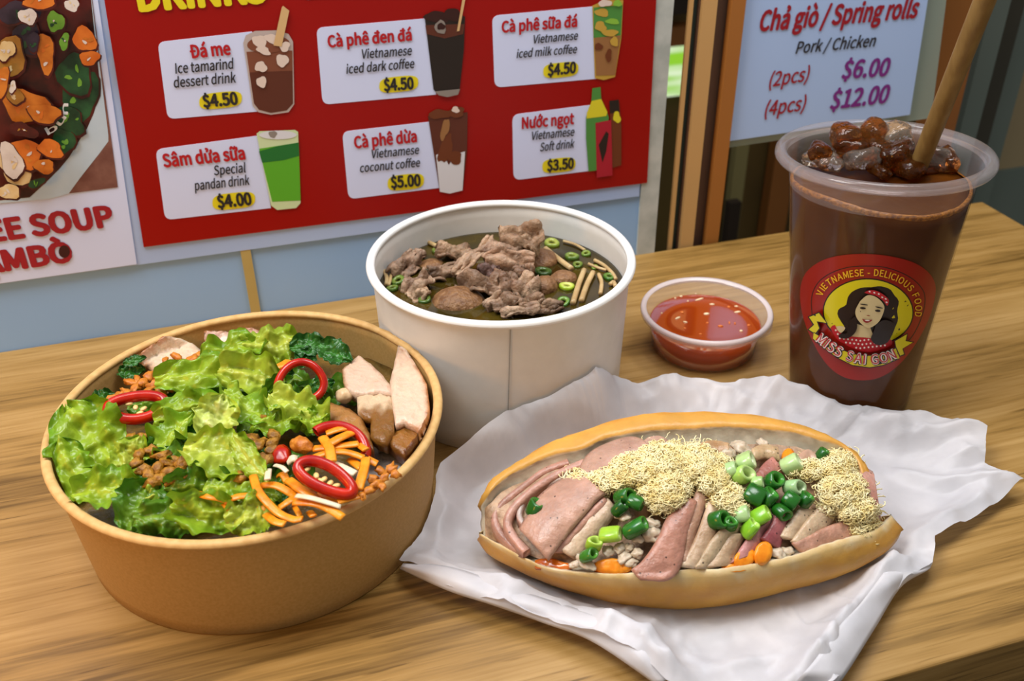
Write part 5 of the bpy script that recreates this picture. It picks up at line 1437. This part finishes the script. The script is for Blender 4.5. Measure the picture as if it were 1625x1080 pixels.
# ------------------------------------------------------------------ bread roll
BS = [(759, 803), (767, 782), (787, 756), (829, 729), (873, 704), (918, 686), (977, 668), (1036, 658), (1100, 655), (1139, 657), (1198, 662), (1258, 673), (1302, 690), (1341, 708), (1364, 726), (1380, 756), (1390, 790)]
BL = [(763, 801), (774, 785), (799, 759), (844, 735), (882, 720), (924, 711), (968, 692), (1036, 681), (1100, 678), (1150, 676), (1198, 679), (1258, 684), (1302, 697), (1332, 706), (1358, 728), (1372, 762), (1386, 800)]
FL = [(760, 848), (793, 865), (838, 889), (882, 905), (947, 911), (1007, 911), (1100, 905), (1139, 905), (1198, 896), (1258, 884), (1302, 868), (1353, 853), (1394, 840), (1416, 818)]
FB = [(761, 856), (778, 880), (829, 907), (888, 930), (977, 951), (1040, 956), (1100, 955.5), (1169, 948), (1258, 927), (1347, 904), (1406, 874), (1430, 842)]
def curve3(pts, zf, n=70):
    return spline([at(u, v, zf(i / (len(pts) - 1))) for i, (u, v) in enumerate(pts)], n)
ZT = 0.0012                                  # top of the paper under the bread
NS_ = 70
cBS = curve3(BS, lambda t: ZT + .020 + .017 * math.sin(math.pi * min(1, max(0, t))) ** .6, NS_)
cBL = curve3(BL, lambda t: ZT + .021 + .019 * math.sin(math.pi * t) ** .6, NS_)
cFL = curve3(FL, lambda t: ZT + .014 + .008 * math.sin(math.pi * t) ** .6 + .004 * t, NS_)
cFB = curve3(FB, lambda t: ZT + .007 + .006 * t ** 3, NS_)
rows = []; seg_mat = []
for i in range(NS_):
    t = i / (NS_ - 1)
    fl, fb, bl, bs = cFL[i], cFB[i], cBL[i], cBS[i]
    ax = cFB[-1] - cFB[0]; ax.z = 0; ax.normalize()
    out = Vector((ax.y, -ax.x, 0))           # towards the viewer
    e = math.sin(math.pi * t) ** .5
    fb2 = fb + out * 0.0005
    bot_f = Vector((fb.x - out.x * .007, fb.y - out.y * .007, ZT + .004 * (1 - e)))
    bk = bs - out * (0.004 * e)
    sh = ax * (.012 * (1 - math.sin(math.pi * t) ** .4) * (1 if t < .5 else -1))
    bot_b = Vector((bs.x + out.x * .006, bs.y + out.y * .006, ZT + .005 * (1 - e)))
    bot_b += sh; bot_f += sh
    back = Vector((bk.x, bk.y, ZT + (bs.z - ZT) * .45)) - out * (.003 * e) + sh * .6
    mid = (bot_f + bot_b) / 2; mid.z = min(ZT + .003 * (1 - e), bot_f.z)
    fbul = (fl + fb2) / 2 + out * (.0018 * e) + Vector((0, 0, .0008))
    ridge = (bs + bl) / 2 + Vector((0, 0, .0018 * e))
    ctrl = [fl + Vector((0, 0, .0006 * e)), fbul, fb2, bot_f, mid, bot_b, back, bs, ridge, bl]
    outer = spline(ctrl, 40)
    dpt = min(fl.z, bl.z) - ZT
    inn = [bl - out * 0 + Vector((0, 0, -.0012)), bl.lerp(fl, .06) + Vector((0, 0, -.30 * dpt)), bl.lerp(fl, .25) + Vector((0, 0, -.45 * dpt)), bl.lerp(fl, .6) + Vector((0, 0, -.40 * dpt)), bl.lerp(fl, .86) + Vector((0, 0, -.25 * dpt)), fl - out * .0016 + Vector((0, 0, -.0006))]
    inner = spline(inn, 18)
    rows.append(outer + inner)
KB = 58
V = []; Cc = []
cr_top, cr_mid, cr_lo = 'd08a28', 'c88a3a', 'd2a050'
for i, rw in enumerate(rows):
    t = i / (NS_ - 1)
    for j, p in enumerate(rw):
        if j < 40:
            q = Vector((0, 0, 1)) * 0.0005 * noise.noise(p * 90)
            p = p + q + Vector((0, 0, 0.0004 * noise.noise(p * 260)))
            k = j / 39
            if k > .7: c = mixc('d08a30', 'e0a448', .5 + noise.noise(p * 120))
            elif k > .55: c = mixc('c07c28', 'd08c34', .5)
            else: c = mixc('c8953f', 'b47d2c', .5 + .8 * noise.noise(p * 100) - .3 * (k < .06))
            if j >= 37: c = mixc('c08a3c', 'd09a44', .5)
            if j <= 1: c = mixc('dccaa2', 'cca868', .5 + .9 * noise.noise(p * 200) + (.4 if j == 1 else 0))
        else:
            p = p + Vector((noise.noise(p * 420), noise.noise(p * 420 + Vector((5, 0, 0))), noise.noise(p * 420 + Vector((0, 7, 0))))) * 0.0006
            c = mixc('d8cab0', 'b8a88e', .5 + noise.noise(p * 350))
        V.append(p); Cc.append(c)
Fc = []
for i in range(NS_ - 1):
    for j in range(KB):
        Fc.append([i * KB + j, i * KB + (j + 1) % KB, (i + 1) * KB + (j + 1) % KB, (i + 1) * KB + j])
for i, fl_ in ((0, 1), (NS_ - 1, 0)):
    c = sum((rows[i][j] for j in range(KB)), Vector()) / KB
    ax = (rows[i][10] - rows[i + (1 if i == 0 else -1)][10]).normalized()
    V.append(c + ax * .0012); Cc.append(mixc('c8a468', 'c89848', .5))
    b0 = len(V) - 1
    for j in range(KB): Fc.append([b0, i * KB + (j + 1) % KB, i * KB + j] if fl_ else [b0, i * KB + j, i * KB + (j + 1) % KB])
bread = mk('bread_roll', V, Fc, attr_mat('bread', 0.42, 0.35, 260, 0.4, 0, 0.08, 0.10, 90, 0.05), None, True, None, Cc)
tag(bread, 'long golden split bread roll filled with meats, lying on white paper', 'bread roll')

def interp(curve, u):
    for (a, b), (c, d) in zip(curve, curve[1:]):
        if a <= u <= c: return b + (d - b) * (u - a) / max(c - a, 1e-6)
    return curve[0][1] if u < curve[0][0] else curve[-1][1]
def zfill(u, v):
    vf, vb = interp(FL, u), interp(BL, u)
    f_ = max(0, min(1, (vf - v) / max(vf - vb, 20)))
    t = max(0, min(1, (u - 760) / 650)); e = math.sin(math.pi * t) ** .6
    return ZT + (.0135 + .0075 * e) * (1 - f_) + (.019 + .018 * e) * f_ + .0045 * math.sin(math.pi * f_) * e
def fp(u, v, dz=0.0): return at(u, v, zfill(u, v) + dz)
def s1(x, y): return 740 + x * .2963, 640 + y * .2963
def s2(x, y): return 1080 + x * .2963, 640 + y * .2963
# soft filling base: pate and crumbs under the slices
NX, NY = 60, 16; V, Fc, Cc = [], [], []
for i in range(NX):
    t = .03 + .93 * i / (NX - 1)
    fl = cFL[int(t * (NS_ - 1))]; bl = cBL[int(t * (NS_ - 1))]
    for j in range(NY):
        s = .12 + .80 * j / (NY - 1)
        p = fl.lerp(bl, s); e = math.sin(math.pi * s)
        p.z += -.0040 + .0022 * e + .0012 * noise.noise(p * 160)
        V.append(p); Cc.append(mixc('8a6a4c', 'b89678', .5 + noise.noise(p * 200)))
for i in range(NX - 1):
    for j in range(NY - 1): Fc.append([i * NY + j, i * NY + j + 1, (i + 1) * NY + j + 1, (i + 1) * NY + j])
tag(mk('pate_spread', V, Fc, attr_mat('pate', .45, .8, 400, .4, 0, 0, .3, 300), None, True, None, Cc), 'brown meat paste spread inside the bread roll under the slices', 'spread', kind='stuff')

M_HAM = attr_mat('ham', .34, .5, 500, .45, 0, .12, .12, 300, .1, 420)
def pepper(p, c, k):
    return c
def sheet(name, A, B, z, lab, ca, cb, th=.0022, dzA=0.0, dzB=0.0, bul=.0015, cat='ham slice', grp='meat slices in the bread roll', sw=None, n=26, mm=12, rind=None):
    """a cut slice hanging between two traced edges"""
    pa = spline([Vector((*z(*p), 0)) for p in A], n); pb_ = spline([Vector((*z(*p), 0)) for p in B], n)
    for i in range(n):
        w_ = pb_[i] - pa[i]; ex_ = min(.22, 7 / max(w_.length, 1))
        pa[i] -= w_ * ex_; pb_[i] += w_ * ex_
    grid = []
    for i in range(n):
        row = []
        for j in range(mm):
            t = j / (mm - 1); q = pa[i].lerp(pb_[i], t)
            dz = dzA * (1 - t) + dzB * t + bul * math.sin(math.pi * t) + .0004 * noise.noise(Vector((q.x * .06, q.y * .06, len(lab))))
            row.append(fp(q.x, q.y, dz))
        grid.append(row)
    V, Fc = shell(grid, th)
    Cc = []
    for q in V:
        pass
    for top in (0, 1):
        for i in range(n):
            for j in range(mm):
                t = j / (mm - 1); s = i / (n - 1)
                p = grid[i][j]
                k = .5 + .9 * noise.noise(p * 120)
                c = mixc(ca, cb, k)
                ed = min(t, 1 - t)
                if rind and (t > .86 or s < .06 or s > .95): c = mixc(rind, cb, .25)
                Cc.append(c)
    return tag(mk(name, V, Fc, M_HAM, None, True, None, Cc), lab, cat, grp)
def fold(name, path, w, depth, z, lab, ca, cb, dz=0.0):
    """folded slice seen edge-on: a thick ribbon standing along a traced path"""
    P = spline([Vector((*z(*p), 0)) for p in path], 34)
    px = .2963
    mbb = MB(); ring = []
    pts = [fp(p.x, p.y, dz) for p in P]
    sc_ = (pts[17] - EYE).dot(FWD) / FPX * px
    V, Fc, Cc = [], [], []
    k = 12
    for i, p in enumerate(pts):
        t = pts[min(i + 1, 33)] - pts[max(i - 1, 0)]; t.z = 0; t.normalize()
        a = Vector((t.y, -t.x, 0)); hw = w * sc_ / 2 * (1 + .12 * noise.noise(p * 200))
        prof = [(-1, -depth), (-1, -.002), (-.95, -.0008), (-.6, 0), (0, .0003), (.6, 0), (.95, -.0008), (1, -.002), (1, -depth)]
        for (x, zz) in prof:
            V.append(p + a * (x * hw) + Vector((0, 0, zz * min(1, .3 + 3 * min(i, 33 - i) / 33))))
            Cc.append(mixc(ca, cb, .5 + .9 * noise.noise(p * 150)) if abs(x) < .9 else mixc(cb, 'c89078', .5))
    K = 9
    for i in range(33):
        for j in range(K - 1): Fc.append([i * K + j, i * K + j + 1, (i + 1) * K + j + 1, (i + 1) * K + j])
        Fc.append([i * K + K - 1, i * K, (i + 1) * K, (i + 1) * K + K - 1])
    Fc += [list(range(K)), [33 * K + j for j in range(K)][::-1]]
    return tag(mk(name, V, Fc, M_HAM, None, True, None, Cc), lab, 'ham slice', 'meat slices in the bread roll')
HA, HB = 'b88e78', '9a7260'       # ham pink
PA, PB = 'cdb497', 'a98a6c'       # pale pork roll
fold('ham_slice', [(545, 305), (420, 352), (300, 440), (190, 530), (152, 610), (190, 690), (255, 755), (325, 790)], 44, .010, s1, 'outermost folded ham slice at the left end of the roll', 'b48472', HB, .002)
fold('ham_slice', [(650, 300), (520, 352), (385, 430), (268, 530), (220, 620), (250, 700), (325, 785)], 48, .010, s1, 'second folded ham slice from the left end', 'c09280', 'a47866', .0035)
fold('ham_slice', [(640, 318), (490, 400), (350, 465), (298, 535), (285, 600), (322, 655)], 32, .008, s1, 'thin greyish folded slice inside the second ham fold', 'c8b4a8', 'a8948a', .002)
sheet('ham_slice', [(625, 380), (650, 310), (720, 250), (870, 198), (950, 210)], [(760, 400), (820, 340), (880, 300), (950, 280), (1020, 250)], s1, 'broad speckled ham slice at the back, left of the yellow floss', 'bc947e', 'a07a68', .0025, .003, .003)
sheet('ham_slice', [(940, 230), (980, 200), (1040, 194), (1080, 215)], [(940, 300), (1000, 280), (1060, 270), (1090, 280)], s1, 'small ham slice end peeping behind the yellow floss', 'be9884', 'a4806c', .002, .002, .002)
sheet('ham_slice', [(505, 790), (590, 690), (680, 590), (760, 505)], [(575, 832), (660, 735), (740, 640), (800, 560)], s1, 'pale pork roll slice right of the large front ham slice', PA, 'b89a80', .003, .001, -.001, cat='pork slice')
sheet('ham_slice', [(440, 800), (540, 680), (640, 580), (730, 490)], [(500, 800), (590, 700), (680, 600), (760, 520)], s1, 'narrow ham slice tucked under the large front slice', 'c89884', 'a87464', .002, .0015, .001)
sheet('ham_slice', [(300, 690), (345, 610), (410, 510), (530, 425), (640, 400)], [(425, 825), (505, 715), (600, 600), (690, 500), (740, 470)], s1, 'large flat speckled ham slice in the left half of the roll', 'c29680', 'a47c68', .0024, .004, .004, .0015)
sheet('ham_slice', [(890, 900), (965, 850), (1040, 740), (1095, 620), (1190, 500)], [(925, 938), (1080, 922), (1140, 830), (1165, 700), (1225, 520)], s1, 'long ham slice draped over the front lip in the middle', 'b88470', '9a6a58', .0020, .004, .0035, .0008)
for i, (A, B, ca, cb, lab) in enumerate([
 ([(0, 860), (30, 700), (60, 560), (110, 440)], [(45, 845), (70, 700), (105, 580), (140, 500)], 'c09880', 'a07860', 'brownish slice just right of the draped ham slice'),
 ([(10, 875), (80, 760), (125, 640), (160, 530)], [(90, 888), (160, 800), (192, 660), (205, 560)], PA, PB, 'pale pork slice, second right of the draped ham slice'),
 ([(85, 885), (155, 770), (215, 690), (300, 600)], [(135, 885), (215, 800), (260, 720), (330, 640)], 'c8b090', 'a08868', 'pale pork slice, third right of the draped ham slice'),
 ([(140, 885), (215, 790), (270, 700)], [(250, 865), (300, 765), (335, 690)], 'c0a484', '9c7e60', 'pale pork slice left of the pink slices'),
 ([(285, 850), (350, 750), (410, 670)], [(400, 795), (440, 700), (475, 610)], 'c88c84', '9c6664', 'pink slice above the front carrot pieces'),
 ([(440, 735), (495, 650), (520, 570)], [(510, 775), (555, 650), (575, 600)], 'b46a68', '8c4448', 'dark pink slice right of the bright scallion pieces'),
 ([(535, 720), (590, 640), (650, 560)], [(605, 735), (660, 645), (715, 570)], PA, 'b89a78', 'pale slice below the dark scallion cluster'),
 ([(600, 745), (680, 640), (760, 555)], [(660, 775), (760, 665), (830, 590)], 'd0b898', 'b89a7a', 'pale pork slice under the right floss'),
 ([(605, 760), (760, 690), (890, 640)], [(655, 815), (800, 770), (925, 715)], 'c0907a', 'a4765e', 'pink pork slice lying on the front lip at the right'),
 ([(940, 400), (985, 370), (1030, 390)], [(960, 640), (1000, 640), (1060, 600)], 'c09080', 'a87464', 'folded ham slice at the right end of the roll'),
 ([(400, 400), (450, 340), (500, 300)], [(440, 420), (500, 390), (540, 360)], 'c08070', 'a06458', 'pink slice below the orange carrot strip'),
 ([(60, 250), (160, 215), (260, 230)], [(70, 300), (170, 280), (260, 290)], 'c8a47c', 'a07850', 'pale slice at the back, right of the big floss heap'),
 ([(380, 260), (440, 235), (520, 250)], [(390, 300), (450, 285), (530, 300)], 'd0b48c', 'b0906a', 'pale slice at the back behind the scallions'),
 ([(630, 290), (680, 262), (720, 290)], [(640, 330), (690, 320), (740, 330)], 'd0b098', 'b8927a', 'pale slice at the back left of the right floss')]):
    sheet('ham_slice' if 'ham' in lab or 'pink' in lab else 'pork_slice', A, B, s2, lab, ca, cb, .0024, .0025 + .0004 * (i % 3), .001, .0012, cat='ham slice' if 'ham' in lab or 'pink' in lab else 'pork slice')

# carrots in the roll
for i, (x, y, rx, ry, rot, z, dz, lab) in enumerate([(785, 866, 104, 40, 0.02, s1, .003, 'orange carrot slice at the front lip left of the draped ham'), (345, 822, 62, 46, -.5, s2, .004, 'orange carrot slice below the pink slices'), (445, 795, 48, 62, .3, s2, .005, 'orange carrot chunk right of the front carrot slices'), (310, 868, 92, 28, -.12, s2, .003, 'flat carrot slice lowest on the front lip'), (578, 275, 34, 40, .4, s2, .002, 'orange carrot strip at the back of the roll')]):
    u, v = z(x, y)
    poly = [(u + p[0] * .2963, v + p[1] * .2963) for p in ell(0, 0, rx, ry, rot, 18)]
    tag(slab('carrot_slice', poly, lambda a, b, dz=dz: fp(a, b, dz), .0024, M_CARROT, lambda p, d: (1, 1, 1), .0003, i, 4, 4), lab, 'carrot slice', 'carrot slices in the roll')
M_CHSAUCE = mat('chilli_sauce', 'b85410', 'd07020', 200, .15, coat=.4)
u, v = s1(460, 858)
tag(slab('chilli_sauce', [(u + p[0] * .2963, v + p[1] * .2963) for p in blob(0, 0, 95, 32, .1, 4)], lambda a, b: fp(a, b, .0012), .0016, M_CHSAUCE, lambda p, d: (1, 1, 1), .0006, 2, 4, 5), 'orange chilli sauce smear at the front lip on the left', 'sauce')
M_PICK = mat('pickle', 'b8a288', 'd2c2aa', 200, .3, .3, sss=.3)
for i, (x, y, a, b, z) in enumerate([(760, 790, 34, 44, s1), (820, 770, 40, 30, s1), (870, 770, 26, 30, s1), (850, 820, 50, 34, s1), (915, 800, 40, 34, s1), (880, 850, 44, 30, s1), (920, 720, 36, 40, s1), (990, 640, 50, 34, s1), (990, 700, 50, 60, s1), (640, 850, 70, 36, s1), (590, 860, 40, 26, s1), (520, 800, 44, 40, s2), (570, 790, 36, 30, s2), (240, 270, 60, 46, s2), (320, 235, 60, 40, s2), (200, 240, 40, 36, s2), (440, 215, 46, 28, s2), (840, 600, 40, 40, s1)]):
    u, v = z(x, y); p = fp(u, v, .0025); px = (p - EYE).dot(FWD) / FPX * .2963
    tag(mk('pickle_bit', *lump(p, a * px * .95, b * px * .95, min(a, b) * px * .6, i * 1.3, .5, 1.3, i + 21, True), M_PICK), 'pale pickle bits beside the left scallions' if z is s1 else 'pale pickle bits in the right half of the roll', 'pickle', 'pickle bits in the roll')

# scallions in the roll
SCA = [(685, 752, 36, 66, 1.2, 'a4cc38', 'c8e070', s1, 'bright scallion piece at the far left of the front cluster'), (772, 702, 42, 106, 0.1, 'a2cc36', 'cce078', s1, 'bright scallion piece beside the small left one'), (905, 665, 46, 120, .5, '2f7422', '4c9430', s1, 'dark scallion piece right of the bright left pair'), (850, 500, 44, 90, .3, '2a6a1e', '46882c', s1, 'dark scallion piece under the big floss heap'), (905, 530, 40, 80, -.4, '2c6c20', '4a8c30', s1, 'dark scallion piece right below the big floss heap'), (820, 560, 34, 80, .8, '245a1a', '3c7a28', s1, 'dark scallion piece left below the big floss heap'), (655, 812, 34, 84, .4, '3c7c24', '5c9a38', s1, 'dark scallion piece at the front lip below the bright pair'), (365, 560, 40, 84, 1.1, '286420', '468a30', s1, 'dark green leaf rolled inside the left ham fold'),
 (350, 312, 54, 80, .4, 'b8d488', 'dce8b4', s2, 'large pale scallion piece right of the big floss heap'), (335, 385, 50, 84, .5, 'a8d060', 'cfe498', s2, 'light green scallion piece below the large pale one'), (268, 356, 42, 70, .3, 'b4d490', 'd4e4b0', s2, 'pale scallion piece touching the big floss heap'), (592, 326, 48, 96, .5, 'bcd890', 'dcebb8', s2, 'pale scallion piece left of the right floss'), (500, 415, 48, 70, .6, '24681c', '44902c', s2, 'dark scallion ring at the top of the dark cluster'), (400, 490, 52, 100, -.5, '1f6018', '3c8828', s2, 'dark scallion piece at the left of the dark cluster'), (470, 505, 46, 84, .9, '226418', '409028', s2, 'dark scallion ring in the middle of the dark cluster'), (608, 450, 46, 84, .1, 'a4cc8c', 'c4dcac', s2, 'pale scallion piece behind the dark cluster'), (590, 520, 48, 80, -.6, '226a1c', '409030', s2, 'dark scallion piece right of the middle ring'), (668, 515, 40, 66, .9, '1f6418', '3c8828', s2, 'dark scallion piece at the right of the dark cluster'), (205, 622, 48, 84, .2, '24681c', '409028', s2, 'dark scallion piece right of the draped ham'), (425, 602, 42, 100, .5, '8cc82c', 'b4dc60', s2, 'bright upper scallion piece above the pink slices'), (372, 670, 40, 90, .9, '88c42c', 'b4dc60', s2, 'bright lower scallion piece above the pink slices'), (542, 580, 40, 80, -.7, '226418', '409028', s2, 'dark scallion sliver below the dark cluster'), (412, 425, 36, 60, .1, 'a8cc7c', 'c8dca4', s2, 'small pale scallion piece left of the dark cluster'), (758, 272, 30, 60, .9, '24601c', '408028', s2, 'dark scallion sliver at the back of the right floss'), (265, 645, 34, 60, 1.2, '2c7420', '489030', s2, 'small dark scallion piece beside the one right of the draped ham'), (330, 590, 40, 70, .2, 'b0d08c', 'd0e0b0', s2, 'pale scallion end at the tail of the big floss heap')]
for i, (x, y, R, ln, an, c1, c2, z, lab) in enumerate(SCA):
    u, v = z(x, y); p = fp(u, v, .0048); px = (p - EYE).dot(FWD) / FPX * .2963
    axis = CU * math.cos(an) - CV * math.sin(an) + (EYE - p).normalized() * (0.9 if i % 3 == 0 else .35)
    scallion('scallion_piece', p, axis, R * px * 1.2, ln * px * .95, c1, c2, None, .4, i, lab, 'scallion', 'scallion pieces in the roll', .8)

# pork floss: two fluffy heaps of fine threads
M_FLOSS = mat('pork_floss', 'ecd48c', 'f8eab8', 220, .6, spec=.2, sss=.15)
def floss(name, clumps, lab, seed, dens=1.0):
    r = random.Random(seed); mb = MB()
    def top(u, v, zz):
        """height of the matted surface over the filling at a picture point"""
        h_ = -1
        for (x, y, rx, ry, z, h) in clumps:
            cu_, cv_ = z(x, y)
            q = ((u - cu_) / (rx * .2963)) ** 2 + ((v - cv_) / (ry * .2963)) ** 2
            if q < 1.25: h_ = max(h_, h * math.sqrt(max(0, 1.25 - q)) * .9)
        return h_
    for (x, y, rx, ry, z, h) in clumps:
        u0, v0 = z(x, y)
        base = fp(u0, v0, .002)
        px = (base - EYE).dot(FWD) / FPX * .2963
        V, Fc = lump(base, rx * px * .85, ry * px * 1.0, h * .8, .2, .35, 2.6, seed + int(x), True)
        mb.add(V, Fc)
        n = int(dens * (rx * ry) * .030)
        for _ in range(n):
            a = r.uniform(0, 6.283); q = math.sqrt(r.random()) * 1.08
            u, v = z(x + rx * q * math.cos(a), y + ry * q * math.sin(a))
            da = r.uniform(0, 6.283); cur = r.uniform(-.9, .9)
            pts = []; lift = r.uniform(-.0006, .0012)
            st = r.uniform(2.0, 3.2)
            for s_ in range(9):
                hh = top(u, v, 0)
                if hh < 0: hh = 0
                pts.append(fp(u, v, .0022 + hh + lift + r.uniform(-.0002, .0003)))
                da += cur + r.uniform(-.5, .5); u += st * math.cos(da); v += st * .8 * math.sin(da)
            V, Fc = tubeg(pts, r.choice((.00016, .0002, .00026)), 4)
            mb.add(V, Fc)
    return tag(mb.build(name, M_FLOSS), lab, 'pork floss', None, 'stuff')
floss('pork_floss', [(600, 410, 75, 62, s1, .0025), (760, 405, 120, 75, s1, .004), (900, 350, 140, 95, s1, .006), (1050, 300, 150, 100, s1, .007), (1085, 440, 125, 130, s1, .006), (1060, 545, 85, 50, s1, .003), (1240, 310, 110, 100, s1, .006), (980, 480, 80, 60, s1, .004), (1330, 330, 90, 70, s1, .004), (170, 400, 95, 90, s2, .005), (255, 500, 92, 80, s2, .004), (300, 565, 72, 50, s2, .003)], 'large pale yellow pork floss heap across the middle of the roll', 4)
floss('pork_floss', [(700, 350, 125, 55, s2, .003), (850, 325, 95, 85, s2, .005), (875, 470, 130, 110, s2, .006), (950, 575, 110, 80, s2, .005), (985, 675, 85, 45, s2, .003), (800, 560, 60, 40, s2, .003)], 'pale yellow pork floss heap at the right end of the roll', 8)
